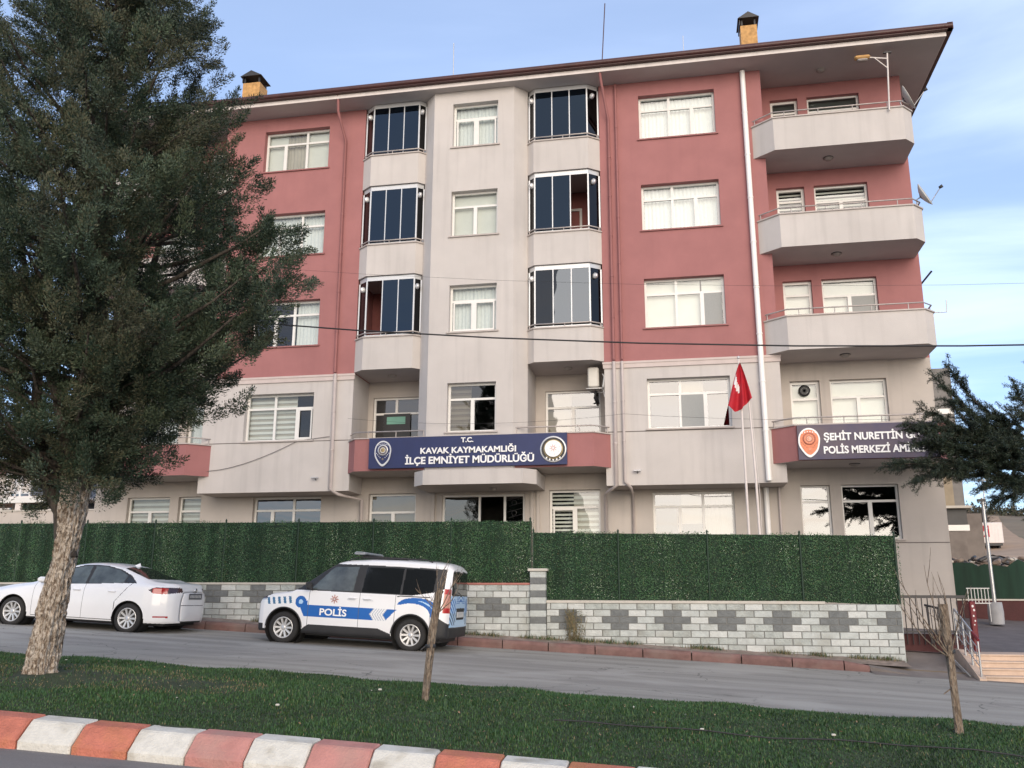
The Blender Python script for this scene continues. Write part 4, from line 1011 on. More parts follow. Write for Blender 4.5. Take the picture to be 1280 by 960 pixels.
keep = (nprng.random(n) < np.clip(d-.25+noi*.3, .12, 1)) & ((X+7.38)**2+(Y-9.72)**2 > .11)
X, Y = X[keep], Y[keep]; n = len(X); noi = noi[keep]; d = d[keep]
r = nprng.random(n); mi = np.where(r < .48+.1*noi, 0, np.where(r < .88, 1, np.where(r < .985, 2, 3)))
mi = np.where((d < 1.1) & (nprng.random(n) < .22), 3, mi)
h = nprng.uniform(.014,.036,n)*(1+.35*noi); h = np.where(nprng.random(n) < .012, h*2., h)
blades('grass', X, Y, lawnz(X,Y)-.004, np.clip(h,.015,.13), GR, mi, w=.0045, lean=.8, label='short dark green grass of the lawn strip')
# fallen leaves and blossoms scattered on the lawn
n = 420; X = nprng.uniform(-10,5,n); Y = nprng.uniform(8,11.6,n); P = np.stack([X,Y,lawnz(X,Y)+.03],1); N = nprng.normal(0,.4,(n,3)); N[:,2] += 1
lm_ = [mat('dead_leaf', (.22,.15,.09), .8, var=.4), mat('pale_litter', (.55,.52,.46), .8)]
o = leaves_mesh('leaf_litter', P, N, nprng.uniform(.015,.04,n), (nprng.random(n) < .06).astype(int), lm_); tag(o, 'small dead leaves scattered over the lawn', kind='stuff')
mb = MB()
for (x, y) in ((-4.06,8.85),(-3.45,10.2),(1.32,9.4),(.1,9.2)):
    z = float(lawnz(x,y))+.035; mb.rbox(x-.02,y-.015,z-.012,x+.02,y+.015,z+.008,.006,lm_[1])
tag(mb.build('paper_litter'), 'tiny white scraps lying in the grass', kind='stuff')
# low watering pipe crossing the grass
pts = [(x, 9.15+.15*math.sin(x*.8)-.03*x, float(lawnz(x, 9.15))+.035) for x in np.linspace(-1.3, 5.4, 24)]
mb = MB(); mb.tube(pts, .007, M['cable'], 6); tag(mb.build('irrigation_hose'), 'thin black hose lying across the right half of the lawn', 'hose')
# weeds
WEED = [GR[0], GR[1], GR[2], GR[3]]
cx = nprng.choice([-3.3,-2.9,-2.3,-2.1,-1.7,-1.2,.2,.5,1.9,2.6,-4.2,-4.6,-8.9,-9.6,3.4,3.9], 2600)+nprng.normal(0,.13,2600)
Y = 19.86-np.abs(nprng.normal(0,.09,2600)); Z = gx(cx)+np.interp(Y,[19.22,19.95],[.555,.645])-.005
blades('weeds', cx, Y, Z, nprng.uniform(.03,.11,2600), WEED, nprng.choice([0,1,3,3],2600), w=.005, lean=.8, label='low weeds at the foot of the block wall')
n = 900; th = nprng.uniform(0,2*PI,n); rr = nprng.random(n)**.5
X = -2.38+rr*np.cos(th)*.22; Zr = nprng.random(n)
P = np.stack([X+.05*nprng.normal(size=n)*Zr, 19.80+rr*np.sin(th)*.06, .76+Zr*.62],1); N = nprng.normal(size=(n,3))
o = leaves_mesh('wall_weed', P, N, nprng.uniform(.015,.04,n), nprng.choice([0,1],n), [mat('dusty_weed', (.09,.10,.045), .8, var=.3), mat('dry_weed', (.17,.14,.08), .8, var=.3)])
tag(o, 'dusty scrubby weed climbing the block wall just right of the pillar', 'weed')
mb = MB()
for i in range(26):
    x = -2.38+rng.uniform(-.15,.15); mb.tube([(x,19.8,.74),(x+rng.uniform(-.08,.08),19.8,1.0),(x+rng.uniform(-.16,.16),19.79,1.2+rng.uniform(0,.25))], .004, GR[3], 4)
mb.build('stem', o)

# ------------------------------------------------------------------ right side: gate railing, steps, yard
t = thing('yard_railing', 'black bar railing with a red base between block wall and building corner', 'railing', (5.05,20.6,.7))
mb = MB(); mb.box(4.32,20.56,1.66,5.72,20.63,1.72,M['ironwork']); mb.box(4.32,20.58,.96,5.72,20.61,.99,M['ironwork'])
for i in range(12):
    x = 4.40+i*.115; mb.tube([(x,20.595,.72),(x,20.595,1.67)], .011, M['ironwork'], 6)
local(mb, t.location).build('bars', t)
mb = MB(); mb.box(4.32,20.66,.3,5.78,20.80,.93,M['redwall']); local(mb, t.location).build('base', t)
t = thing('marked_red_post', 'red post with small white marks at the end of the black railing', 'post', (5.93,20.95,.6))  # plain red post with white marks
mb = MB(); mb.rbox(5.87,20.88,.55,5.99,21.0,1.60,.02,M['redpost']); local(mb, t.location).build('post_body', t)
mb = MB()
for i, z in enumerate((1.50,1.42,1.30,1.20,1.12)): mb.disc((5.93+.02*(i%2),20.876,z), .028-.003*i, 'y', M['flag_white'], 8, rx=.8)
local(mb, t.location).build('white_mark', t)
tS = thing('entrance_steps', 'pinkish stone steps rising from the road to the yard at the right edge', 'steps', (6.5,19.4,.1))
mb = MB()
for i, (y, z) in enumerate(((18.80,.245),(19.10,.36),(19.40,.475),(19.72,.59))):
    xl = 5.42-.045*0
    mb.rbox(xl, y, z-.035, 12, y+.5, z, .008, M['step']); mb.box(xl+.012, y+.02, -.2, 12, y+.45, z-.035, M['step'])
mb.box(5.43,20.1,-.2,12,20.7,.585,M['step'])
local(mb, tS.location).build('tread', tS)
mb = MB(); mb.prism_xz([(0,0)],0,0,M['concrete']) if False else None
V = [(5.30,18.72,-.1),(5.42,18.72,-.1),(5.42,18.72,.20),(5.30,18.72,.20),(5.30,20.3,-.1),(5.42,20.3,-.1),(5.42,20.3,.66),(5.30,20.3,.66),(5.30,19.9,.66),(5.42,19.9,.66)]
mb.raw(V, [(0,1,2,3),(3,2,9,8),(8,9,6,7),(4,0,3,8,7),(1,5,6,9,2),(5,4,7,6)], M['step'])
local(mb, tS.location).build('cheek', tS)
t = thing('stair_handrail', 'slanted steel handrail with a red end on the left of the stone steps', 'handrail', (5.36,19.4,.3))
mb = MB(); a, b = Vector((5.36,20.15,1.44)), Vector((5.36,18.80,.90))
mb.tube([a, b], .022, M['steel'], 8)
for f, zb_ in ((0,.62),(.36,.50),(.66,.38),(1,.22)):
    p = a+(b-a)*f; mb.tube([p, (p.x,p.y,zb_)], .018, M['steel'], 8)
for k in (.18,.34,.50): mb.tube([a-Vector((0,0,k)), b-Vector((0,0,k))], .009, M['steel'], 6)
for k in range(7):
    p = a+(b-a)*(k/7+.05); mb.tube([p-Vector((0,0,.18)), p-Vector((0,-.08,.5))], .006, M['steel'], 5)
local(mb, t.location).build('rail', t)
mb = MB(); mb.tube([b-(b-a)*.22, b+(b-a)*.02], .03, M['redpost'], 8); local(mb, t.location).build('grip', t)
t = thing('side_handrail', 'dark iron handrail running down the ramp left of the stone steps', 'handrail', (5.0,19.8,.5))
mb = MB(); mb.tube([(4.88,20.45,1.52),(5.22,20.1,1.42)], .022, M['ironwork'], 8); mb.tube([(4.9,20.4,1.5),(4.94,20.4,.75)], .018, M['ironwork'], 6); mb.tube([(5.2,20.1,1.42),(5.22,20.1,.68)], .018, M['ironwork'], 6)
for k in range(5): mb.tube([(4.96+.055*k,20.37-.055*k,1.48),(4.98+.055*k,20.37-.055*k,.72)], .009, M['ironwork'], 5)
local(mb, t.location).build('rail', t)
mb = MB(); mb.tube([(5.10,20.1,.62),(5.22,19.0,.22)], .018, M['steel'], 6); mb.tube([(5.16,20.1,.50),(5.28,19.0,.12)], .018, M['steel'], 6); local(mb, t.location).build('lower_pipe', t)
# yard end: low red wall with dark screen cloth, lamp pole in a round concrete base
mb = MB(); mb.box(7.0,27.5,.9,16,27.7,1.62,M['redwall']); mb.box(7.0,27.47,1.62,16,27.73,1.66,M['cap'])
tag(mb.build('yard_wall'), 'low dark red wall at the back of the yard', 'wall')
t = thing('screen_fence', 'dark green cloth screen on the low red wall at the back of the yard', 'fence', (10,27.6,1.66))
V = []; nn = 60
for i in range(nn+1):
    x = 7.05+9*i/nn; zt_ = 2.60+.10*math.sin(i*.6)*(i % 7 == 0)+.06*math.sin(i*.35)+(.0 if x < 9 else .12)
    V += [(x, 27.58+.03*math.sin(i*1.3), 1.67),(x, 27.58+.02*math.sin(i*1.3+1), zt_)]
mb = MB(); mb.raw(V, [(2*i,2*i+2,2*i+3,2*i+1) for i in range(nn)], M['net_green'], True); local(mb, t.location).build('cloth', t)
for x in (7.1,9.1,11.1,13.1): 
    p = MB(); p.tube([(x,27.64,1.6),(x,27.64,2.75)], .025, M['steel'], 6); local(p, t.location).build('post', t)
t = thing('yard_pole', 'slim grey pole standing in a round concrete base in the yard', 'pole', (7.93,26,1.1))
mb = MB(); mb.tube([(7.93,26,1.2),(7.93,26,4.3)], [.05,.04], M['steel'], 10); mb.box(7.8,25.95,4.2,8.0,26.05,4.27,M['tin']); local(mb, t.location).build('shaft', t)
mb = MB(); mb.lathe([(.18,0),(.19,.3),(.17,.56),(0,.56)], M['barrel'], 20, Matrix.Translation((7.93,26,1.02))); local(mb, t.location).build('base', t)
t = thing('small_white_railing', 'little white tubular railing beside the building corner in the yard', 'railing', (7.3,25,1.4))
mb = MB()
for z in (1.55,1.92): mb.tube([(7.05,25.2,z),(7.6,25.2,z)], .014, M['white'], 6)
for k in range(7): mb.tube([(7.08+.08*k,25.2,1.1 if k in (0,6) else 1.55),(7.08+.08*k,25.2,1.92)], .011, M['white'], 5)
local(mb, t.location).build('rail', t)
# scrap heap behind the screen
mb = MB()
for i in range(110):
    x = 8.6+rng.uniform(0,3.4); y = 33+rng.uniform(0,3); s = rng.uniform(.06,.22); z = 2.65+rng.uniform(0,.40)
    mb.rbox(-s,-s*.6,-s*.35,s,s*.6,s*.35,.03,rng.choice([M['concrete'],M['soil'],M['cap'],M['tin']]), Matrix.Translation((x,y,z)) @ Matrix.Rotation(rng.uniform(-.6,.6),4,'Y') @ Matrix.Rotation(rng.uniform(0,3),4,'Z'))
tag(mb.build('rubble'), 'heap of rubble on the slope behind the green screen', kind='stuff')

# ------------------------------------------------------------------ background buildings and hill
t = thing('grey_apartment_block', 'distant grey block peeking out behind the right corner of the police station', 'building', (9,48,3.5))
grey = mat('grey_brick_wall', (.20,.19,.18), .9, var=.15, vscale=2)
bei = mat('beige_far_wall', (.30,.25,.18), .9, var=.1)
mb = MB(); mb.box(3.5,45,2,12.95,56,12.55,grey); local(mb, t.location).build('wall', t)
for z in (10.3,7.6,5.2):
    p = MB(); p.box(12.1,44.95,z,12.9,44.99,z+.25,M['white']); local(p, t.location).build('window_band', t)
t = thing('beige_annex', 'low beige annex with a flat ledge right behind the building corner', 'building', (10.5,40,3))
mb = MB(); mb.box(6.9,40,2,11.12,44,6.7,bei); local(mb, t.location).build('wall', t)
mb = MB(); mb.box(6.9,39.4,5.30,11.6,40,5.40,M['cap']); local(mb, t.location).build('ledge', t)
mb = MB(); mb.box(10.6,39.7,4.66,11.45,39.99,5.28,M['tin']); mb.box(10.6,39.68,4.40,11.5,39.98,4.64,M['white']); mb.box(10.6,39.7,3.2,11.35,39.99,4.38,M['concrete']); local(mb, t.location).build('shop_front', t)
mb = MB(); mb.box(11.9,42,2.5,12.7,42.2,5.3,M['concrete']); tag(mb.build('boundary_wall'), 'pale free standing wall piece on the dirt slope', 'wall')
# dirt track on the hill
ty = np.linspace(36,150,40)
V = []; F = []
for i, y in enumerate(ty):
    c = 12+(y-36)*.30+3*math.sin(y*.03); w = 2.2+ (y-36)*.02
    for k in range(5):
        x = c+w*(k/4-.5)*2; V.append((x, y, float(gfn(np.array(x),np.array(y)))+.10))
for i in range(len(ty)-1):
    for k in range(4): F.append((i*5+k,i*5+k+1,(i+1)*5+k+1,(i+1)*5+k))
mb = MB(); mb.raw(V, F, M['dirt_road'], True); tag(mb.build('dirt_track'), 'pale dirt track climbing the hill', kind='structure')
t = thing('box_trailer', 'white box trailer with a red poster parked on the dirt slope', 'trailer', (29.7,96,6.4))
zt = float(gfn(np.array(29.7),np.array(96)))
t.location.z = zt
mb = MB(); mb.rbox(-1.1,0,.75,1.1,4.5,2.75,.04,M['fascia']); mb.build('box', t)
mb = MB(); mb.box(-.95,-.03,1.35,-.15,-.005,2.45,M['flag_red']); mb.prism_xz([(-.9,1.5),(-.7,1.4),(-.2,2.2),(-.35,2.35)],-.04,-.031,M['fascia']); mb.build('poster', t)
mb = MB(); mb.box(-1.0,.1,.5,1.0,4.3,.74,M['tin'])
for x in (-.95,.75): mb.lathe([(0,0),(.36,0),(.38,.03),(.38,.2),(0,.2)], M['black'], 16, Matrix.Translation((x,1.0,.38)) @ Matrix.Rotation(PI/2,4,'Y'))
mb.build('undercarriage', t)
# left background
mb = MB(); mb.box(-40,28,0,-17.62,28.2,4.55,M['cream_low']); mb.box(-40,27.97,4.551,-17.62,28.23,4.60,M['cap']); tag(mb.build('boundary_wall'), 'long cream boundary wall left of the building behind the hedge fence', 'wall')
t = thing('garden_shelter', 'low open shelter with a white beam left of the tree trunk', 'shelter', (-28,34,3.4))
mb = MB(); mb.box(-38,33.9,5.55,-25.5,34.1,5.80,M['white']); mb.box(-38,34.1,5.78,-25.5,38,5.86,M['fascia']); local(mb, t.location).build('roof', t)
for x in (-36,-33.5,-31,-28.2,-26.6):
    p = MB(); p.box(x,33.95,2,x+.28,34.08,5.55,M['fascia']); local(p, t.location).build('post', t)
mb = MB(); mb.box(-38,37.6,2,-25.5,37.8,5.5,M['room_red']); local(mb, t.location).build('back_wall', t)
t = thing('grey_tent', 'grey pointed tent roof rising behind the shelter', 'tent', (-27.2,37,5.3))
mb = MB(); mb.raw([(-30.4,36,5.2),(-26.0,36,5.2),(-26.0,41,5.2),(-30.4,41,5.2),(-29.2,38.5,8.9)], [(0,1,4),(1,2,4),(2,3,4),(3,0,4)], mat('grey_canvas', (.14,.15,.17), .8, var=.1)); local(mb, t.location).build('canvas', t)
t = thing('ladder_tower', 'thin white lattice ladder tower left of the tree trunk', 'tower', (-29.5,35.5,5.8))
mb = MB()
for x in (-29.9,-29.15):
    for y in (35.3,35.9): mb.tube([(x,y,3),(x,y,9.6)], .05, M['white'], 6)
for k in range(16):
    z = 3.4+k*.4; mb.tube([(-29.9,35.3,z),(-29.15,35.3,z)], .025, M['white'], 5); mb.tube([(-29.9,35.9,z),(-29.15,35.9,z)], .025, M['white'], 5)
local(mb, t.location).build('lattice', t)
t = thing('neighbour_house', 'pale far house behind the shelter at the left edge', 'building', (-38,48,3))
mb = MB(); mb.box(-46,46,1,-33,56,8.6,M['cream']); local(mb, t.location).build('wall', t)
for x in (-42,-38.5,-35.5):
    p = MB(); p.box(x,45.93,6.2,x+1.3,45.99,7.5,M['glass_dark']); p.box(x-.08,45.95,6.12,x+1.38,45.995,7.58,M['white']); local(p, t.location).build('window', t)
mb = MB(); mb.raw([(-46.6,45.5,8.6),(-32.4,45.5,8.6),(-32.4,56.5,8.6),(-46.6,56.5,8.6),(-42,51,10.6),(-37,51,10.6)], [(0,1,5,4),(1,2,5),(2,3,4,5),(3,0,4)], M['tile']); local(mb, t.location).build('roof', t)
# overhead cable
def cable(name, label, P, r, sag):
    pts = []
    for (a, b, s) in zip(P[:-1], P[1:], sag):
        for k in range(24):
            f = k/24; p = Vector(a)*(1-f)+Vector(b)*f; p.z -= s*4*f*(1-f); pts.append(p)
    pts.append(Vector(P[-1])); mb = MB(); mb.tube(pts, r, M['cable'], 6); return tag(mb.build(name), label, 'cable')
cable('overhead_cable', 'thick black overhead cable crossing the whole facade', [(-32,14,12.04),(26,14,6.37)], .013, [3.364])
cable('overhead_wire', 'hair thin wire running just above the thick black cable', [(-32,14.4,13.3),(26,14.4,7.3)], .002, [3.3])
cable('overhead_wire', 'hair thin wire level with the sign balconies', [(-9,23.0,6.45),(-1.4,22.9,6.3),(12,22.5,6.1)], .0035, [.2,.3])
# distant utility poles
for i, (x, y, hgt) in enumerate(((52.5,150,9),(56.0,158,8),(47.6,155,6))):
    z = float(gfn(np.array(x),np.array(y))); mb = MB(); mb.tube([(x,y,z),(x,y,z+hgt)], [.16,.10], M['steel'], 6); mb.box(x-.7,y-.05,z+hgt-.6,x+.7,y+.05,z+hgt-.45,M['steel'])
    tag(mb.build('utility_pole'), ['tallest far utility pole on the hill crest','far utility pole near the right edge on the crest','shortest far pole left on the hill crest'][i], 'pole', 'utility poles on the hill crest')
# ------------------------------------------------------------------ trees
def bark_mat(name, c1, c2, c3, sc=(9,9,2.2)):
    m = bpy.data.materials.new(name); m.use_nodes = True; nt = m.node_tree; N = nt.nodes; L = nt.links; b = N['Principled BSDF']; b.inputs['Roughness'].default_value = .95
    tc = N.new('ShaderNodeTexCoord'); mp = N.new('ShaderNodeMapping'); mp.inputs['Scale'].default_value = sc; L.new(tc.outputs['Object'], mp.inputs[0])
    n = N.new('ShaderNodeTexNoise'); n.inputs['Scale'].default_value = 1.6; n.inputs['Detail'].default_value = 9; n.inputs['Roughness'].default_value = .7; n.inputs['Distortion'].default_value = .6; L.new(mp.outputs[0], n.inputs['Vector'])
    cr = N.new('ShaderNodeValToRGB'); e = cr.color_ramp.elements; e[0].position = .33; e[0].color = (*c1,1); e[1].position = .56; e[1].color = (*c3,1); k = e.new(.45); k.color = (*c2,1)
    L.new(n.outputs['Fac'], cr.inputs[0]); L.new(cr.outputs[0], b.inputs['Base Color'])
    v = N.new('ShaderNodeTexVoronoi'); v.inputs['Scale'].default_value = 2.2; L.new(mp.outputs[0], v.inputs['Vector'])
    ad = N.new('ShaderNodeMath'); ad.operation = 'ADD'; L.new(n.outputs['Fac'], ad.inputs[0]); L.new(v.outputs['Distance'], ad.inputs[1])
    bp = N.new('ShaderNodeBump'); bp.inputs['Strength'].default_value = 1.; bp.inputs['Distance'].default_value = .03; L.new(ad.outputs[0], bp.inputs['Height']); L.new(bp.outputs[0], b.inputs['Normal'])
    return m
BARK = bark_mat('flaky_juniper_bark', (.035,.024,.018), (.25,.19,.14), (.54,.48,.41), (17,17,9))
BARK_D = bark_mat('dark_branch_bark', (.02,.016,.013), (.05,.04,.032), (.09,.075,.06))
TWIG = bark_mat('sapling_bark', (.09,.065,.045), (.19,.14,.10), (.30,.24,.18), (20,20,6))

def rough_trunk(name, path, radii, parent, loc, seg=110, sub=40, amp=.03):
    P = [Vector(p)-Vector(loc) for p in path]; pts = []; rs = []
    for i in range(len(P)-1):
        for k in range(sub):
            f = k/sub; pts.append(P[i]*(1-f)+P[i+1]*f); rs.append(radii[i]*(1-f)+radii[i+1]*f)
    pts.append(P[-1]); rs.append(radii[-1]); V = []
    for p, r in zip(pts, rs):
        for k in range(seg):
            t = 2*PI*k/seg; c, s = math.cos(t), math.sin(t)
            q = Vector((c*2.2, s*2.2, p.z*1.1+t*.12)); ridge = abs(mnoise.noise(Vector((c*5, s*5, p.z*1.6))))
            d = amp*(mnoise.noise(q*2.6)*1.2+ridge*1.4-.3)+.035*mnoise.noise(q*.7)+.018*mnoise.noise(Vector((c*6,s*6,p.z*5)))+.016*max(0,min(1,mnoise.noise(Vector((c*6+9,s*6,p.z*4+t*.5)))*6))+.014*max(0,min(1,mnoise.noise(Vector((c*9+3,s*9,p.z*7+t)))*6))
            V.append((p.x+c*(r+d), p.y+s*(r+d), p.z))
    F = [(i*seg+k, i*seg+(k+1)%seg, (i+1)*seg+(k+1)%seg, (i+1)*seg+k) for i in range(len(pts)-1) for k in range(seg)]
    mb = MB(); mb.raw(V, F, BARK, True); return mb.build(name, parent)

J = thing('juniper_tree', 'large dark juniper tree with flaky pale trunk in front of the left wing', 'tree', (-7.38,9.72,.72))
JL = tuple(J.location)
rough_trunk('trunk', [(-7.41,9.72,.55),(-7.41,9.72,.85),(-7.37,9.72,1.5),(-7.30,9.72,2.2),(-7.26,9.72,2.75),(-7.24,9.72,3.4),(-7.26,9.72,4.4)], [.175,.142,.118,.115,.14,.15,.13], J, JL)
mb = MB()
tr = random.Random(11)
def bend(a, b, droop, n=7, wob=.06):
    a, b = Vector(a), Vector(b); out = []
    for i in range(n+1):
        f = i/n; p = a*(1-f)+b*f; p.z -= droop*math.sin(PI*f)
        if 0 < i < n: p += Vector((tr.uniform(-wob,wob), tr.uniform(-wob,wob), tr.uniform(-wob,wob)))
        out.append(p)
    return out
mb.tube(bend((-7.26,9.72,4.3),(-7.55,9.75,13.0),0,12,.08), [.17-.012*i for i in range(13)], BARK_D, 8)
for q in (((-7.27,9.74,2.05),(-7.66,9.68,3.05),(-8.35,9.5,6.2),.115),((-7.2,9.72,2.9),(-6.9,9.65,3.9),(-6.5,9.5,6.4),.12),((-7.25,9.7,3.0),(-7.45,9.3,4.2),(-7.6,8.9,6.6),.11),((-7.25,9.8,3.2),(-7.1,10.3,4.4),(-7.1,10.8,7.0),.11)):
    pts = bend(q[0], q[1], -.05, 4, .03)+bend(q[1], q[2], -.1, 5, .08)[1:]
    mb.tube(pts, [q[3]*(1-.085*i) for i in range(len(pts))], BARK_D if q[3] < .14 else BARK, 9)
PZ = [2.85,3.1,3.4,3.8,4.6,5.6,6.5,7.5,8.5,9.5,11,12.6,13.2]; PR = [.15,.45,.85,1.35,1.85,2.35,2.2,1.8,1.4,1.0,.6,.25,.05]
def jr(z): return float(np.interp(z, PZ, PR))
ends = []
for k in range(310):
    z = 2.9+10.0*((k+tr.random())/310)**.97
    th = k*2.39996+tr.uniform(-.35,.35)
    if z > 7.6 and k % 4 == 1: continue
    R = jr(z)*(.86+.24*(mnoise.noise(Vector((math.cos(th)*1.6, math.sin(th)*1.6, z*.8)))+.35*tr.uniform(-1,1))+.05)
    R *= 1+.10*math.cos(th-.1)*(1 if 4.8 < z < 6.8 else 0)
    if z < 4.4: R *= 1-.55*math.cos(th)*(4.4-z)/1.5+(.25 if math.cos(th) < 0 else 0)
    z0 = max(2.9, z-R*tr.uniform(.25,.6)); ax = Vector((-7.32-.03*(z-4), 9.72, 0))
    a = Vector((ax.x, ax.y, z0)); b = Vector((ax.x+math.cos(th)*R, ax.y+math.sin(th)*R, z))
    pts = bend(a, b, R*.05, 6, .05); mb.tube(pts, [.038*(1-.13*i)*(.6+.3*R) for i in range(7)], BARK_D, 5, cap=False)
    ends.append((a, b, pts, R))
local(mb, JL).build('limbs', J)
nl = np.random.default_rng(3)
JLF = [mat('juniper_leaf_dark', (.022,.043,.024), .65, var=.5, vscale=1.1), mat('juniper_leaf_grey', (.056,.084,.050), .65, var=.45, vscale=1.5), mat('juniper_leaf_brown', (.080,.082,.045), .7, var=.4, vscale=1.5), mat('juniper_leaf_olive', (.052,.072,.036), .65, var=.3, vscale=1.5)]
PP, NN, UU, SZ, MI = [], [], [], [], []
for a, b, pts, R in ends:
    nc = max(5, int(4.2+R*4.6)); d = (b-a).normalized()
    bm = tr.random()
    for c in range(nc):
        f = 1-(c/nc)**1.25*.78; idx = f*6; i0 = min(5, int(idx)); p = pts[i0].lerp(pts[i0+1], idx-i0)
        w = .12+.27*(1-f)+.05; p = p+Vector((tr.gauss(0,w), tr.gauss(0,w), tr.gauss(0,w*.7)))
        # a plume: a twig rising outwards, clothed in short scale-leaved sprays
        pd = (d*tr.uniform(.4,1)+Vector((tr.gauss(0,.35), tr.gauss(0,.35), tr.uniform(.15,.75)))).normalized()
        for s_ in range(2):
            L_ = tr.uniform(.22,.46); n = int(260*L_/.34)
            q = (pd+Vector((tr.gauss(0,.4),tr.gauss(0,.4),tr.gauss(0,.3)))).normalized()
            t = nl.random(n); rad = .125*(1-t*.72)+.015
            off = nl.normal(size=(n,3)); off /= np.linalg.norm(off,axis=1,keepdims=True); rr = rad*nl.random(n)**.5
            P = np.array(p)[None]+np.array(q)[None]*(t*L_)[:,None]+off*rr[:,None]
            PP.append(P); u = np.array(q)[None]*1.1+off*.9+nl.normal(0,.2,(n,3)); UU.append(u)
            NN.append(np.cross(u, nl.normal(size=(n,3)))); SZ.append(nl.uniform(.020,.048,n))
            base = 0 if bm < .45 else 1 if bm < .68 else 2 if bm < .86 else 3
            MI.append(np.where(nl.random(n) < .6, base, nl.choice([0,0,1,2,3],n)))
PP = np.concatenate(PP); crown = leaves_mesh('crown', PP, np.concatenate(NN), np.concatenate(SZ), np.concatenate(MI), JLF, J, np.concatenate(UU), .34, JL)
print('juniper leaves', len(PP))

# cedar at the right edge
K = thing('cedar_tree', 'dark cedar with drooping needle branches at the right edge before the sign balcony', 'tree', (7.35,20.35,.6))
KL = tuple(K.location); mb = MB()
mb.tube(bend((7.45,20.35,.3),(7.40,20.2,6.3),0,8,.04), [.17-.012*i for i in range(9)], BARK_D, 10); local(mb, KL).build('trunk', K)
limbs = [((7.4,20.3,3.9),(4.15,19.4,4.3),-.25),((7.4,20.3,4.1),(4.75,19.6,4.75),-.25),((7.4,20.3,4.3),(4.6,19.5,5.15),-.2),((7.4,20.2,4.6),(4.75,19.6,5.05),-.2),((7.4,20.2,4.5),(5.45,20.0,6.25),.25),((7.4,20.2,4.5),(5.72,20.0,6.55),.2),((7.4,20.2,4.3),(5.05,19.8,5.55),.1),
         ((7.4,20.2,4.2),(5.5,19.6,4.25),-.1),((7.4,20.2,3.9),(6.0,19.6,3.85),-.1),((7.4,20.3,3.9),(6.35,20.2,3.6),-.05),((7.4,20.2,5.0),(6.3,20.1,5.35),-.1),((7.4,20.2,4.9),(6.05,20.5,5.1),-.1),((7.4,20.2,4.6),(5.3,21.0,4.9),-.1),((7.4,20.2,4.2),(4.6,20.6,4.4),-.1),
         ((7.4,20.2,5.2),(7.05,20.1,6.0),0),((7.4,20.2,5.6),(7.6,20.2,6.6),0),((7.4,20.2,5.2),(8.9,20,5.5),-.1),((7.4,20.2,4.6),(9.6,19.6,4.8),-.1),((7.4,20.2,4.3),(9.0,21,4.4),-.1),((7.4,20.2,4.0),(8.6,19.2,3.9),0),((7.4,20.2,5.5),(6.9,19.4,5.2),0),((7.4,20.2,4.6),(6.7,19.0,4.3),0),((7.4,20.2,3.6),(7.1,19.6,3.1),0),
         ((7.4,20.2,4.3),(5.9,19.5,4.6),0),((7.4,20.2,4.4),(6.3,19.3,4.75),0),((7.4,20.2,4.1),(5.2,19.9,4.7),-.1),((7.4,20.2,4.7),(6.0,20.4,5.7),.1),((7.4,20.2,3.8),(6.7,20.0,3.95),0),((7.4,20.2,4.6),(6.6,19.8,5.0),0),((7.4,20.2,4.0),(5.0,20.3,4.15),-.1),
         ((6.6,20.1,4.45),(5.6,19.7,5.7),.1),((6.4,20.1,4.4),(4.9,19.5,5.0),.0),((6.4,20.1,4.3),(4.7,19.4,3.95),-.1),((6.8,20.1,4.2),(6.6,19.4,3.75),-.05)]
mb = MB(); PP, NN, UU, SZ, MI = [], [], [], [], []
for a, b, dr in limbs:
    pts = bend(a, b, dr, 8, .04); mb.tube(pts, [.035*(1-.105*i)+.004 for i in range(9)], BARK_D, 5, cap=False)
    L_ = (Vector(b)-Vector(a)).length; nt_ = int(14+L_*22)
    for k in range(nt_):
        f = .22+.78*k/nt_+tr.uniform(-.03,.03); f = min(f, .995); idx = f*8; i0 = min(7, int(idx)); p = pts[i0].lerp(pts[i0+1], idx-i0)
        d = (pts[min(8,i0+1)]-pts[i0]).normalized(); side = d.cross(Vector((0,0,1))); side = side.normalized() if side.length > .1 else Vector((1,0,0))
        tw = (d*tr.uniform(.3,1)+side*tr.uniform(-1,1)+Vector((0,0,tr.uniform(-.6,.45)))).normalized(); tl = tr.uniform(.2,.75)*(1.15-f*.7)
        e = p+tw*tl; m_ = p.lerp(e,.5)+Vector((0,0,.03)); mb.tube([p, m_, e], [.007,.005,.003], BARK_D, 4, cap=False)
        n = int(120*tl/.3); t = nl.random(n); P = np.array(p)[None]*(1-t)[:,None]+np.array(e)[None]*t[:,None]+nl.normal(0,.022,(n,3)); P[:,2] += .03*np.sin(PI*t)
        u = nl.normal(size=(n,3))*.8+np.array(tw)[None]*.8; u[:,2] += .25
        PP.append(P); UU.append(u); NN.append(np.cross(u, nl.normal(size=(n,3)))); SZ.append(nl.uniform(.035,.075,n)); MI.append(nl.choice([0,0,1,2],n))
local(mb, KL).build('limbs', K)
CLF = [mat('cedar_needle_dark', (.013,.026,.016), .6, var=.3, vscale=1.5), mat('cedar_needle_blue', (.026,.046,.030), .6, var=.3, vscale=1.5), mat('cedar_needle_olive', (.030,.040,.016), .6, var=.3)]
PP = np.concatenate(PP); leaves_mesh('crown', PP, np.concatenate(NN), np.concatenate(SZ), np.concatenate(MI), CLF, K, np.concatenate(UU), .16, KL); print('cedar', len(PP))

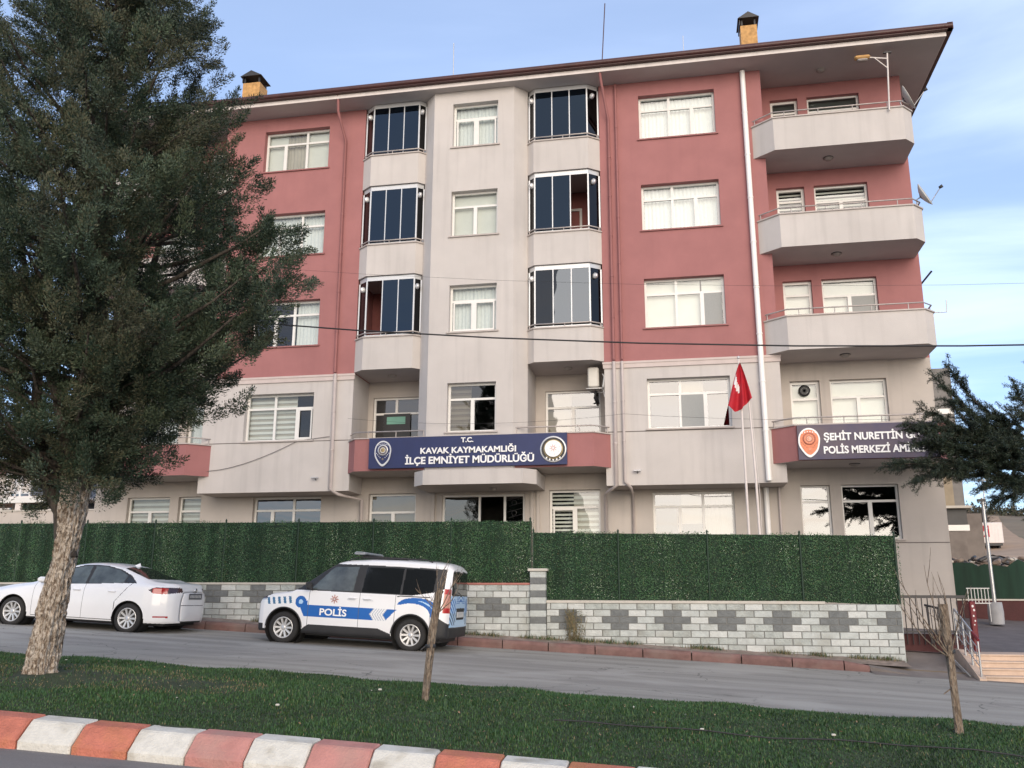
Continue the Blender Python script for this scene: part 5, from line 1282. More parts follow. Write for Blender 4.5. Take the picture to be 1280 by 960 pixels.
# two saplings on the lawn
def twigs(mb, base, dirs, r0, seed, spread=.5, kids=4):
    q = random.Random(seed)
    for d, L_ in dirs:
        d = Vector(d).normalized(); pts = [Vector(base)]
        for i in range(5): d = (d+Vector((q.gauss(0,.12),q.gauss(0,.12),.10))).normalized(); pts.append(pts[-1]+d*L_/5)
        mb.tube(pts, [r0*(1-.16*i) for i in range(6)], TWIG, 5)
        for k in range(kids):
            i = q.randint(1,4); e = (d+Vector((q.gauss(0,spread),q.gauss(0,spread),q.uniform(0,.5)))).normalized(); l2 = L_*q.uniform(.2,.5)
            mb.tube([pts[i], pts[i]+e*l2*.5, pts[i]+(e+Vector((0,0,.2))).normalized()*l2], [r0*.45,r0*.3,r0*.15], TWIG, 4)
SP1 = thing('staked_sapling', 'bare young tree tied to a stake in front of the police van', 'tree', (-2.82,9.85,.48), 'staked saplings on the lawn'); l = tuple(SP1.location)
mb = MB(); mb.tube([(-2.83,9.85,.40),(-2.79,9.85,.85),(-2.75,9.84,1.25),(-2.69,9.84,1.66),(-2.665,9.84,1.70)], [.040,.042,.046,.042,.038], TWIG, 10); local(mb, l).build('stake', SP1)
mb = MB(); mb.tube([(-2.80,9.80,.42),(-2.77,9.79,.9),(-2.71,9.79,1.4),(-2.63,9.80,1.75),(-2.60,9.80,1.85)], [.022,.020,.016,.011,.006], TWIG, 7)
twigs(mb, (-2.68,9.80,1.45), [((.5,0,.8),.55),((-.35,.1,1),.5),((.1,-.2,1),.6),((.7,.1,.6),.45),((-.6,0,.7),.35)], .008, 4, kids=5); local(mb, l).build('stem', SP1)
mb = MB(); mb.lathe([(.055,-.015),(.06,0),(.055,.02)], M['tin'], 12, Matrix.Translation((-2.765,9.83,1.10))); mb.tube([(-2.81,9.79,1.10),(-2.86,9.78,1.06)], .008, M['tin'], 5); local(mb, l).build('tie', SP1)
SP2 = thing('staked_sapling', 'bare young tree tied to a leaning stake in front of the stone steps', 'tree', (2.72,10.55,.28), 'staked saplings on the lawn'); l = tuple(SP2.location)
mb = MB(); mb.tube([(2.74,10.55,.18),(2.725,10.55,.7),(2.715,10.55,1.1),(2.70,10.55,1.50),(2.70,10.55,1.57)], [.040,.036,.045,.052,.050], TWIG, 10); local(mb, l).build('stake', SP2)
mb = MB(); mb.tube([(2.70,10.49,.22),(2.69,10.48,.8),(2.70,10.47,1.15)], [.028,.024,.018], TWIG, 7)
twigs(mb, (2.70,10.47,1.02), [((-.8,0,.55),.75),((-.45,.1,.9),1.0),((-.15,0,1),1.0),((.12,0,1),.9),((.25,-.1,1),.75),((-.6,-.2,.8),.8)], .010, 9, .45, 5); local(mb, l).build('stem', SP2)
mb = MB(); mb.lathe([(.06,-.015),(.065,0),(.06,.02)], M['tin'], 12, Matrix.Translation((2.71,10.53,1.08))); mb.tube([(2.69,10.49,.72),(2.60,10.47,.66)], .007, TWIG, 5); local(mb, l).build('tie', SP2)

# bare far trees on the hill
def far_tree(x, y, h, seed, label, n=70):
    z = float(gfn(np.array(x),np.array(y))); q = random.Random(seed); t = thing('bare_tree', label, 'tree', (x,y,z), 'bare trees on the hill')
    mb = MB(); mb.tube([(0,0,-.2),(0,0,h*.4)], [.16,.11], BARK_D, 6); mb.build('trunk', t); mb = MB()
    for k in range(n):
        th = q.random()*6.28; a = Vector((0,0,h*q.uniform(.2,.45))); b = Vector((math.cos(th)*h*.45*q.random(), math.sin(th)*h*.45*q.random(), h*q.uniform(.55,1)))
        m_ = a.lerp(b,.5)+Vector((q.gauss(0,.2),q.gauss(0,.2),q.gauss(0,.2))); mb.tube([a,m_,b], [.05,.03,.015], BARK_D, 4, cap=False)
        for j in range(4): mb.tube([m_.lerp(b,q.random()), b+Vector((q.gauss(0,.5),q.gauss(0,.5),q.gauss(0,.4)))], [.02,.012], BARK_D, 3, cap=False)
    mb.build('crown', t)
far_tree(32.9,112,2.6,1,'leftmost bare tree on the hill, above the trailer'); far_tree(35.6,118,2.4,2,'second bare tree on the hill, just right of the leftmost'); far_tree(28.3,100,1.6,3,'small bare bush beside the dirt track near the pale wall piece')
far_tree(54.5,146,5,4,'bare tree beside the utility pole at the right edge'); far_tree(61,150,5,5,'bare tree farthest right on the hill')
PPx = nl.uniform(45,85,5000); PPy = 158+nl.uniform(-4,4,5000); P = np.stack([PPx,PPy,gfn(PPx,PPy)+np.abs(nl.normal(0,.7,5000))],1)
o = leaves_mesh('crest_shrubs', P, nl.normal(size=(5000,3)), nl.uniform(.3,.7,5000), nl.choice([0,1],5000), [mat('far_scrub', (.07,.08,.05), .9, var=.3), mat('far_scrub_brown', (.10,.085,.06), .9, var=.3)]); tag(o, 'low scrub along the hill crest', kind='stuff')
# ------------------------------------------------------------------ vehicles
M['paint'] = mat('white_car_paint', (.78,.78,.79), .28, var=.015, coat=.6)
M['paint_blue'] = mat('blue_livery', (.002,.105,.40), .5)
M['paint_light'] = mat('pale_blue_livery', (.38,.58,.80), .32, coat=.4)
M['paint_teal'] = mat('teal_livery', (.04,.15,.28), .4)
M['paint_dark'] = mat('dark_blue_livery', (.01,.03,.09), .4)
M['paint_grey'] = mat('grey_livery', (.42,.46,.52), .4)
M['plastic'] = mat('black_cladding', (.022,.022,.024), .6, var=.2)
M['seam'] = mat('panel_gap', (.10,.10,.105), .8)
M['car_glass'] = mat('dark_car_glass', (.012,.014,.016), .06, spec=.6)
M['car_glass_l'] = mat('pale_mottled_car_glass', (.07,.085,.085), .05, spec=.9, var=.5, vscale=2.5)  # opaque; the paler mottled colour stands in for reflections in the side windows
M['tyre'] = mat('tyre_rubber', (.022,.021,.021), .85, var=.15, bump=.2)
M['rim'] = mat('silver_alloy', (.62,.61,.60), .35, var=.06, metal=.5)
M['rim_dark'] = mat('brake_shadow', (.03,.03,.03), .7)
M['chrome'] = mat('chrome', (.7,.7,.7), .2, metal=.9)
M['tail_red'] = mat('tail_lamp_red', (.36,.012,.015), .15, coat=.5)
M['tail_amber'] = mat('tail_lamp_amber', (.50,.24,.18), .15, coat=.5)
M['tail_dark'] = mat('tail_lamp_dark', (.03,.008,.01), .15, coat=.5)
M['lamp_clear'] = mat('lamp_clear', (.35,.37,.40), .12, coat=.5)
M['plate'] = mat('number_plate', (.10,.105,.12), .5)

def chaikin(P, it=2):
    for _ in range(it):
        Q = [P[0]]
        for a, b in zip(P, P[1:]): Q += [(a[0]*.75+b[0]*.25, a[1]*.75+b[1]*.25), (a[0]*.25+b[0]*.75, a[1]*.25+b[1]*.75)]
        Q.append(P[-1]); P = Q
    return P
def itp(x, T): return float(np.interp(x, [t[0] for t in T], [t[1] for t in T]))
def sm(x, T, d=.05): return (itp(x-d,T)+2*itp(x,T)+itp(x+d,T))/4
def in_poly(x, z, P):
    c = False; n = len(P)
    for i in range(n):
        (x1,z1),(x2,z2) = P[i], P[(i+1)%n]
        if (z1 > z) != (z2 > z) and x < (x2-x1)*(z-z1)/(z2-z1)+x1: c = not c
    return c

def shell(Lc, section, extra, arches, classify, cap_classify, parent, step=.016, bulge=.03, zc=.8, labels={}):
    xs = sorted(set([round(v,4) for v in np.arange(0, Lc+1e-6, step)]+[round(v,4) for v in extra]+[round(Lc,4)]))
    secs = [section(x) for x in xs]
    K = len(secs[0]); cnt = []
    for k in range(K-1):
        m = max(math.dist(s[k], s[k+1]) for s in secs[::6]); cnt.append(max(1, math.ceil(m/step)))
    rows = []
    for s in secs:
        r = []
        for k in range(K-1):
            for q in range(cnt[k]):
                t = q/cnt[k]; r.append((s[k][0]*(1-t)+s[k+1][0]*t, s[k][1]*(1-t)+s[k+1][1]*t))
        r.append(s[-1]); rows.append(r)
    n = len(rows[0]); parts = {}
    def add(key, m, pts):
        d = parts.setdefault(key, {'v': {}, 'V': [], 'F': [], 'M': []})
        ids = []
        for p in pts:
            h = (round(p[0],5), round(p[1],5), round(p[2],5))
            if h not in d['v']: d['v'][h] = len(d['V']); d['V'].append(h)
            ids.append(d['v'][h])
        ids2 = []
        for i in ids:
            if i not in ids2: ids2.append(i)
        if len(ids2) > 2: d['F'].append(ids2); d['M'].append(m)
    def snap(x, z, y):
        if abs(y) < .5: return x, z
        for ax, az, ar in arches:
            dx, dz = x-ax, z-az; r = math.hypot(dx, dz)
            if abs(r-ar) < step*.62 and r > 0: return ax+dx*ar/r, az+dz*ar/r
        return x, z
    for i in range(len(xs)-1):
        for j in range(n-1):
            q = [(xs[i],rows[i][j]),(xs[i+1],rows[i+1][j]),(xs[i+1],rows[i+1][j+1]),(xs[i],rows[i][j+1])]
            cx = sum(a[0] for a in q)/4; cy = sum(a[1][0] for a in q)/4; cz = sum(a[1][1] for a in q)/4
            if cy > .45 and any(math.hypot(cx-ax, cz-az) < ar-1e-3 for ax,az,ar in arches): continue
            for sgn in (-1, 1):
                key, m = classify(cx, cy*sgn, cz, j)
                pts = []
                for x, (y, z) in q:
                    X, Z = snap(x, z, y); pts.append((X, y*sgn, Z))
                add(key, m, pts if sgn < 0 else pts[::-1])
    # closed ends
    for end, xe in ((0, xs[0]), (-1, xs[-1])):
        R = rows[end]; loop = [(-y, z) for y, z in R]+[(y, z) for y, z in R[::-1]][1:]
        S = [1-k/34 for k in range(35)]
        sg = 1 if end else -1
        for a, b in zip(S, S[1:]):
            for k in range(len(loop)):
                p, q = loop[k], loop[(k+1)%len(loop)]
                def P(pt, s): return (xe+sg*bulge*(1-s**5), pt[0]*s, zc+(pt[1]-zc)*s)
                pts = [P(p,a),P(q,a),P(q,b),P(p,b)]
                key, m = cap_classify(sum(t[1] for t in pts)/4, sum(t[2] for t in pts)/4, end)
                add(key, m, pts if end else pts[::-1])
    out = {}
    order = sorted(parts, key=lambda k: k.count('>'))
    for key in order:
        d = parts[key]; name = key.split('#')[0].split('>')[-1]; par = parent
        if '>' in key and key.split('>')[0] in out: par = out[key.split('>')[0]]
        mb = MB()
        for fidx, m in zip(d['F'], d['M']): mb.f.append(tuple(fidx)); mb.m.append(mb.mi(m)); mb.sm.append(True)
        mb.v = d['V']; out[key] = mb.build(name, par)
        if key in labels: out[key]['label'] = labels[key]
    return out

def wheel(parent, x, y, R, side, spokes=10, rr=.205, wdt=.2, twin=False):
    """side -1: outer face looks to -y"""
    mb = MB(); T = Matrix.Translation((x, y, R)) @ Matrix.Rotation(-side*PI/2, 4, 'X')   # local z points outwards
    h = wdt/2
    mb.lathe([(rr+.005,-h),(R-.03,-h),(R-.006,-h+.025),(R,-h+.05),(R,h-.05),(R-.006,h-.025),(R-.035,h-.004),(rr+.03,h),(rr+.004,h-.012)], M['tyre'], 44, T)
    o = mb.build('wheel', parent)
    mb = MB()
    mb.lathe([(rr+.006,h-.014),(rr-.004,h-.006),(rr-.018,h-.016),(rr-.022,h-.06),(rr-.03,-h)], M['rim'], 40, T)
    mb.lathe([(rr-.02,h-.075),(0,h-.075)], M['rim_dark'], 24, T)
    for k in range(spokes):
        a = 2*PI*k/spokes; S = T @ Matrix.Rotation(a, 4, 'Z'); w0, w1 = .017, .025 if spokes < 9 else .019
        pr = [(.03,-w0,h-.040),(.03,w0,h-.040),(rr-.012,w1,h-.024),(rr-.012,-w1,h-.024)]
        V = [tuple(S @ Vector(p)) for p in pr]+[tuple(S @ Vector((p[0],p[1]*1.25,p[2]-.03))) for p in pr]
        mb.raw(V, [(0,1,2,3)] + [(4,5,1,0),(5,6,2,1),(6,7,3,2),(7,4,0,3)], M['rim'])
    mb.lathe([(.052,h-.05),(.050,h-.034),(.03,h-.026),(0,h-.025)], M['rim'], 18, T); mb.lathe([(.022,h-.0245),(0,h-.024)], M['paint_grey'], 12, T)
    mb.build('rim', o); return o

def arch_lip(mb, ax, az, ar, w, m, r=.022, a0=-12, a1=192, dy=0., sd_=1):
    for s in (sd_,):
        pts = [(ax+ar*math.cos(RAD(a)), s*(w(ax+ar*math.cos(RAD(a)))+dy), az+ar*math.sin(RAD(a))) for a in np.linspace(a0, a1, 34)]
        mb.tube(pts, r, m, 6)

# ---------------- police van
V1 = thing('police_van', 'white police van with blue side stripe and black windows parked at the kerb', 'van', (-8.514,17.97,.771), rot=(0,RAD(2.69),0))
VW = [(0,.56),(.03,.66),(.08,.735),(.18,.80),(.38,.845),(.7,.865),(3.55,.865),(3.78,.855),(3.88,.835),(3.94,.80),(3.97,.76),(3.99,.70)]
VT = [(0,.64),(.03,.78),(.07,.86),(.14,.92),(.35,.975),(.6,1.01),(.74,1.035),(.84,1.085),(1.05,1.25),(1.3,1.445),(1.5,1.585),(1.62,1.645),(1.8,1.69),(2.3,1.735),(2.9,1.745),(3.6,1.725),(3.85,1.70),(3.93,1.67),(3.99,1.60)]
VR = [(0,.48),(.1,.62),(.3,.70),(.75,.735),(.95,.74),(1.62,.65),(2.2,.655),(3.7,.655),(3.99,.60)]
def van_sec(x):
    w = sm(x,VW,.012); zt = sm(x,VT,.03); wr = min(sm(x,VR,.05), w-.03)
    zb = .22 if x < 3.6 else .22+.06*(x-3.6)/.4
    g = min(1, max(0, (x-.74)/.75))
    belt = min(zt-.055, 1.03)
    zr = max(belt+.03, zt-.035-.05*g); ws = w-.018
    return chaikin([(w-.05,zb),(w-.012,zb+.05),(w,.52),(w-.004,.78),(ws,belt-.03),(ws-.012,belt+.012),(wr+.012,zr-.03),(wr-.04,zr+.030*g+.012),(wr*.62,zt-.012),(0,zt)], 2)
WFV, WRV = (.654,.305,.385), (3.27,.305,.385)
POLY = {
 'front': [(1.15,1.065),(1.50,1.46),(1.58,1.525),(2.08,1.545),(2.04,1.065)],
 'mid': [(2.22,1.065),(2.25,1.55),(3.02,1.555),(3.00,1.065)],
 'rear': [(3.045,1.065),(3.06,1.555),(3.70,1.545),(3.66,1.13),(3.40,1.075),(3.25,1.06)],
}
BAND = [(2.96,.86),(3.02,.93),(3.12,.98),(3.26,1.005),(3.42,1.005),(3.58,.985),(3.70,.93),(3.78,.86),(3.81,.77),(3.80,.69),(3.75,.64),(3.66,.63),(3.64,.70),(3.60,.78),(3.53,.84),(3.42,.88),(3.28,.90),(3.14,.89),(3.04,.86)]
BAND = (lambda P: chaikin(P+[P[0]], 2))(BAND)
def van_cls(x, y, z, j):
    a = abs(y)
    if z > 1.06 and .80 < x < 1.60 and a < itp(x,VR)-.035: return 'windscreen', M['car_glass']
    if a > .50 and z > 1.045 and x > .74:
        for k, P in POLY.items():
            if in_poly(x, z, P): return ('window#%s%d' % (k, y > 0)), M['car_glass_l' if k == 'front' else 'car_glass']
        if in_poly(x, z, [(.76,1.03),(.90,1.13),(1.52,1.565),(1.62,1.585),(2.3,1.59),(3.88,1.575),(3.88,1.20),(3.70,1.125),(3.25,1.045)]): return 'pillar_trim', M['plastic']
    # cladding
    if (x < .20 and z < .36) or (1.04 < x < 2.88 and z < min(.40, .30+(x-1.04)*.7, .30+(2.88-x)*.35)) or z < .27: return 'cladding', M['plastic']
    if x > 3.60 and z < .44+.24*min(1,max(0,(x-3.66)/.18)) and z < .44+.6*(3.99-x)+.1: return 'rear_bumper', M['plastic']
    if x > 3.87 and .74 < z < 1.20 and a > .66: return 'tail_light#%d' % (y > 0), M['tail_red'] if z > 1.10 or z < .84 else M['tail_amber']
    if x < .24 and .80+.1*x < z < .895+.22*x and a > .42: return 'headlight#%d' % (y > 0), M['tail_dark'] if z > .83+.1*x else M['lamp_clear']
    if a > .55:
        # livery
        if any(abs(x-g) < .0045 for g in (1.15,2.20,3.64)) and z < 1.05: return 'body', M['seam']
        if abs(x-2.93) < .0045 and .42 < z < 1.05: return 'body', M['seam']
        if 2.96 < x < 3.62 and abs(z-(1.02 if x<3 else 1.025)) < .010: return 'body', M['plastic']
        m = M['paint']; r = math.hypot(x-3.27, z-.335)
        if 1.125 < x < 3.05 and .545 < z < .765:
            m = M['paint_blue']
            if 2.50 < x+abs(z-.69)*-.9*0+.0 and False: pass
            u = x-abs(z-.655)*.75
            if 2.42 < u < 2.70:
                q = (u-2.42)/.052; m = M['paint_grey'] if (q % 1) < .45 else M['paint']
            if r < .52+.25*max(0,.66-z): m = M['paint']
        if (x < 1.125 and .53 < z) and .83 < x:
            # blue curl behind the front wheel arch
            rr = math.hypot(x-.985, z-.815)
            if rr < .115 and rr > .03: m = M['paint_blue']
            if .95 < x and .545 < z < .84 and x > .93+.55*(.80-z) : m = M['paint_blue']
            if rr <= .045: m = M['paint_light']
        if x <= .83 and x > .22:
            zz = .80+.05*(x-.25)/.6
            if abs(z-zz) < .068:
                u = (x+.25*(z-zz)); q = ((u-.26)/.118) % 1
                if q < .46 and u < .80: m = M['paint_teal']
        # band over the rear arch
        if x >= 2.90:
            if in_poly(x, z, BAND): m = M['paint_blue']
            if in_poly(x, z, [(3.34,.955),(3.45,.955),(3.60,.90),(3.70,.80),(3.62,.86),(3.48,.925)]): m = M['paint_light']
        if in_poly(x, z, [(1.15,.40),(1.15,1.05),(2.20,1.05),(2.20,.40)]): return 'door#front%d' % (y > 0), m
        if in_poly(x, z, [(2.20,.40),(2.20,1.05),(2.93,1.05),(2.93,.60),(2.88,.40)]): return 'door#slide%d' % (y > 0), m
        return 'body', m
    return 'body', M['paint']
def van_cap(y, z, end):
    a = abs(y)
    if end == 0:
        if z < .40: return 'cladding', M['plastic']
        if z < .62 and a < .40: return 'grille', M['plastic']
        return 'body', M['paint']
    if z < .47: return 'rear_bumper', M['plastic']
    if a < .60 and 1.09 < z < 1.52: return 'rear_window', M['car_glass']
    if a > .68 and .74 < z < 1.20: return 'tail_light#%d' % (y > 0), M['tail_red'] if z > 1.10 else M['tail_amber']
    if a < .32 and .62 < z < .84: return 'tailgate', M['plastic']
    if z > 1.07: return 'tailgate', (M['paint'] if z > 1.545 or a > .64 else M['plastic'])
    m = M['paint_light']
    u = z-.9*a
    if a > .36 and (.52 < z < 1.02) and (u*9) % 1 < .42: m = M['paint_blue'] if z > .75 else M['paint_dark']
    if a < .33 and .93 < z < 1.06 and (z*30) % 1 < .4: m = M['paint_blue']
    if abs(z-.47) < .012: m = M['seam']
    return 'tailgate', m
shell(3.99, van_sec, [g+s for g in (1.15,2.20,2.93,3.64) for s in (-.0045,.0045)], [WFV, WRV], van_cls, van_cap, V1, step=.0115, bulge=.035, labels={'tailgate': 'pale blue striped tailgate'})
mb = MB(); mb.box(.25,-.60,.18,3.8,.60,.55,M['plastic']); mb.box(1.15,-.79,.24,2.80,.79,.45,M['plastic'])
for ax in (WFV[0], WRV[0]):
    for s in (-1, 1): mb.lathe([(.40,-.16),(.40,.12),(0,.12)], M['plastic'], 24, Matrix.Translation((ax, s*.66, .33)) @ Matrix.Rotation(s*PI/2,4,'X'))
mb.box(1.2,-.62,.45,3.6,.62,.98,M['plastic']); mb.build('underbody', V1)
for a_ in (WFV, WRV):
    for s in (-1,1): mb = MB(); arch_lip(mb, *a_, lambda x: itp(x,VW), M['plastic'], .017, 2, 178, -.006, s); mb.build('arch_trim', V1)
for x in (WFV[0], WRV[0]):
    for s in (-1, 1): wheel(V1, x, s*.755, .305, s, 10, .200, .20)
mb = MB()
for s in (-1,):
    text_mesh(mb, 'POLİS', 1.40, .585, .125, -.873, M['letter'], .56, 0, 'LEFT', .028)
mb.build('lettering', V1)
mb = MB()
cx, cz = 1.685, .90
for k in range(8):
    t = 2*PI*k/8; mb.face([(cx+.018*math.cos(t-.5),-.866,cz+.018*math.sin(t-.5)),(cx+.085*math.cos(t-.10),-.864,cz+.085*math.sin(t-.10)),(cx+.085*math.cos(t+.10),-.864,cz+.085*math.sin(t+.10)),(cx+.018*math.cos(t+.5),-.866,cz+.018*math.sin(t+.5))], M['kerb_pink'])
mb.disc((cx,-.868,cz), .034, 'y', M['kerb_pink'], 14); mb.disc((cx,-.870,cz), .02, 'y', M['silver'], 12); mb.build('star_emblem', V1)
mb = MB(); mb.box(1.95,-.868,.905,2.10,-.862,.911,M['paint_grey']); mb.box(2.28,-.868,.905,2.48,-.862,.911,M['paint_grey'])
for x in (1.97,2.27): mb.rbox(x,-.885,.925,x+.17,-.858,.95,.008,M['paint'])
mb.build('door_handle', V1)
for s in (-1, 1):
    mb = MB(); mb.rbox(1.10, s*.87, 1.06, 1.23, s*1.02, 1.21, .035, M['plastic']); mb.tube([(1.20,s*.83,1.06),(1.18,s*.90,1.09)], .025, M['plastic'], 6); mb.build('mirror', V1)
mb = MB(); mb.box(2.12,-.50,1.735,3.0,.50,1.765,M['plastic'])
mb.box(2.05,-.50,1.735,2.11,.50,1.80,M['plastic']); mb.build('roof_box', V1)
mb = MB(); mb.rbox(1.90,-.60,1.79,2.14,.60,1.835,.02,M['lamp_clear']); mb.rbox(1.94,-.61,1.835,2.10,.61,1.845,.006,M['paint_grey']); mb.build('light_bar', V1)
mb = MB()
for y in (-.56,.56): mb.tube([(1.80,y,1.66),(1.95,y,1.725),(3.4,y,1.75),(3.55,y,1.70)], .013, M['plastic'], 6)
mb.build('roof_rail', V1)
mb = MB(); mb.rbox(4.02,-.26,.66,4.035,.26,.77,.004,M['silver']); mb.build('number_plate', V1)
mb = MB(); mb.tube([(4.02,-.02,1.10),(4.03,-.25,1.14)], .008, M['plastic'], 5); mb.build('wiper', V1)
# ---------------- white sedan
V2 = thing('white_sedan', 'white sedan with red tail lamp parked behind the juniper trunk', 'car', (-14.91,17.99,1.062), rot=(0,RAD(2.69),0))
SW = [(0,.55),(.05,.68),(.14,.78),(.3,.85),(.6,.885),(.9,.89),(3.6,.89),(3.92,.872),(4.12,.84),(4.28,.79),(4.40,.72),(4.48,.63),(4.52,.54),(4.55,.43)]
ST = [(0,.50),(.04,.62),(.12,.72),(.3,.80),(.6,.875),(.9,.925),(1.2,.965),(1.32,1.0),(1.55,1.14),(1.85,1.30),(2.1,1.39),(2.35,1.425),(2.6,1.435),(2.9,1.425),(3.15,1.39),(3.35,1.335),(3.6,1.24),(3.85,1.145),(4.0,1.10),(4.2,1.085),(4.38,1.075),(4.46,1.055),(4.52,.99),(4.55,.86)]
SR = [(0,.42),(.12,.60),(.4,.70),(1.2,.735),(1.4,.73),(2.1,.60),(2.6,.585),(3.1,.585),(3.6,.62),(4.0,.70),(4.35,.64),(4.55,.38)]
SBt = [(0,.44),(.3,.70),(.9,.82),(1.3,.885),(2.5,.935),(3.4,.985),(3.9,1.01),(4.35,.99),(4.55,.80)]
def sed_sec(x):
    w = sm(x,SW,.015); zt = sm(x,ST,.04)-.03*min(1,x/.5); wr = min(sm(x,SR,.06), w-.03); zb = .19+(.06*(x-4)/.6 if x > 4 else 0)
    belt = min(sm(x,SBt,.05)-.03*min(1,x/.5), zt-.05); zr = max(belt+.025, zt-.03-.03*min(1,max(0,(x-1.3)/.6))*min(1,max(0,(3.9-x)/.5)))
    return chaikin([(w-.06,zb),(w-.02,zb+.04),(w-.003,.42),(w,.60),(w-.012,belt-.09),(w-.045,belt),(wr+.01,zr-.015),(wr-.05,zr+.018),(wr*.6,zt-.008),(0,zt)], 2)
WFS, WRS = (.93,.30,.36), (3.63,.30,.36)
SPOLY = {'front': [(1.50,0.915),(1.62,0.980),(1.98,1.215),(2.30,1.300),(2.50,1.315),(2.53,0.945)], 'rear': [(2.60,0.955),(2.58,1.315),(2.85,1.310),(3.18,1.245),(3.40,1.150),(3.40,1.000)],
         'quarter': [(3.43,1.005),(3.43,1.135),(3.62,1.050),(3.66,1.015)]}
def sed_cls(x, y, z, j):
    a = abs(y)
    if a < itp(x,SR)-.045 and 1.34 < x < 2.08 and z > 1.0: return 'windscreen', M['car_glass']
    if a < itp(x,SR)-.055 and 3.24 < x < 3.93 and z > 1.1: return 'rear_window', M['car_glass']
    if a > .48 and z > .89:
        for k, P in SPOLY.items():
            if in_poly(x, z, P): return 'window#%s%d' % (k, y > 0), M['car_glass_l'] if k != 'quarter' else M['car_glass']
        if in_poly(x, z, [(1.46,0.905),(1.98,1.240),(2.30,1.325),(2.6,1.340),(2.87,1.330),(3.2,1.265),(3.46,1.160),(3.70,1.005),(3.2,0.985),(2.3,0.925)]): return 'pillar_trim', M['plastic']
    if z < .225: return 'skirt', M['plastic']
    if in_poly(x, z, [(4.00,.885),(4.14,.945),(4.6,.955),(4.6,.875),(4.36,.815),(4.12,.825)]) and a > .40: 
        return 'tail_light#%d' % (y > 0), (M['tail_dark'] if (x < 4.09 or x > 4.37 or z > .935) else M['tail_red'])
    if 4.17 < x < 4.42 and .345 < z < .375 and a > .5: return 'reflector#%d' % (y > 0), M['tail_red']
    if x < .42 and .62 < z < .72 and a > .40: return 'headlight#%d' % (y > 0), M['lamp_clear']
    if x < .2 and .25 < z < .45: return 'bumper_grille', M['plastic']
    if a > .5:
        if abs(x-1.38) < .004 and .26 < z < .93 or abs(x-2.56) < .004 and .26 < z < 1.0: return 'body', M['seam']
        if abs(z-.255) < .006 and 1.38 < x < 3.3: return 'body', M['seam']
        rl = 3.30+.30*max(0,(z-.62))/.36
        if abs(x-rl) < .007 and z > .40 and z < 1.0: return 'body', M['seam']
        if 1.38 < x < 2.56 and .26 < z: return 'door#front%d' % (y > 0), M['paint']
        if 2.56 < x < rl and .26 < z: return 'door#rear%d' % (y > 0), M['paint']
    return 'body', M['paint']
def sed_cap(y, z, end):
    a = abs(y)
    if end == 0: return ('bumper_grille', M['plastic']) if z < .42 and a < .5 else ('body', M['paint'])
    if z < .28: return 'skirt', M['plastic']
    if .85 < z < .925 and a > .34: return 'tail_light#%d' % (y > 0), M['tail_red']
    if .86 < z < .885 and a <= .34: return 'body', M['chrome']
    if abs(z-.60) < .007: return 'body', M['seam']
    return 'body', M['paint']
shell(4.55, sed_sec, [1.376,1.384,2.556,2.564], [WFS, WRS], sed_cls, sed_cap, V2, step=.0175, bulge=.05, zc=.62)
mb = MB(); mb.box(.4,-.6,.17,4.3,.6,.5,M['plastic']); mb.box(1.4,-.8,.21,3.2,.8,.4,M['plastic'])
for ax in (WFS[0], WRS[0]):
    for s in (-1, 1): mb.lathe([(.37,-.16),(.37,.12),(0,.12)], M['plastic'], 24, Matrix.Translation((ax, s*.68, .34)) @ Matrix.Rotation(s*PI/2,4,'X'))
mb.box(1.45,-.6,.5,3.8,.6,.90,M['plastic']); mb.build('underbody', V2)
for a_ in (WFS, WRS):
    for s in (-1,1): mb = MB(); arch_lip(mb, *a_, lambda x: itp(x,SW), M['paint'], .010, 2, 178, -.008, s); mb.build('arch_trim', V2)
for x in (WFS[0], WRS[0]):
    for s in (-1, 1): wheel(V2, x, s*.785, .300, s, 10, .205, .20)
for s in (-1, 1):
    mb = MB(); mb.rbox(1.52, s*.86, .92, 1.70, s*1.03, 1.04, .035, M['paint']); mb.tube([(1.6,s*.82,.91),(1.6,s*.90,.95)], .02, M['plastic'], 6); mb.build('mirror', V2)
mb = MB()
for x in (2.30,3.12): mb.rbox(x,-.905,.805,x+.18,-.868,.832,.01,M['paint'])
mb.build('door_handle', V2)
mb = MB(); mb.raw([(3.08,-.02,1.365),(3.20,-.006,1.422),(3.20,.006,1.422),(3.08,.02,1.365),(3.23,-.02,1.345),(3.23,.02,1.345)], [(0,1,2,3),(0,4,1),(3,2,5),(1,4,5,2)], M['paint']); mb.build('antenna_fin', V2)
mb = MB(); mb.rbox(4.595,-.25,.725,4.615,.25,.845,.004,M['plate']); 
for k in range(8): mb.box(4.616,-.22+.055*k,.755,4.619,-.19+.055*k,.815,M['silver'])
mb.build('number_plate', V2)
mb = MB(); mb.lathe([(.0,.012),(.045,.01),(.05,0)], M['chrome'], 16, Matrix.Translation((4.595,0,.905)) @ Matrix.Rotation(PI/2,4,'Y')); mb.build('round_badge', V2)
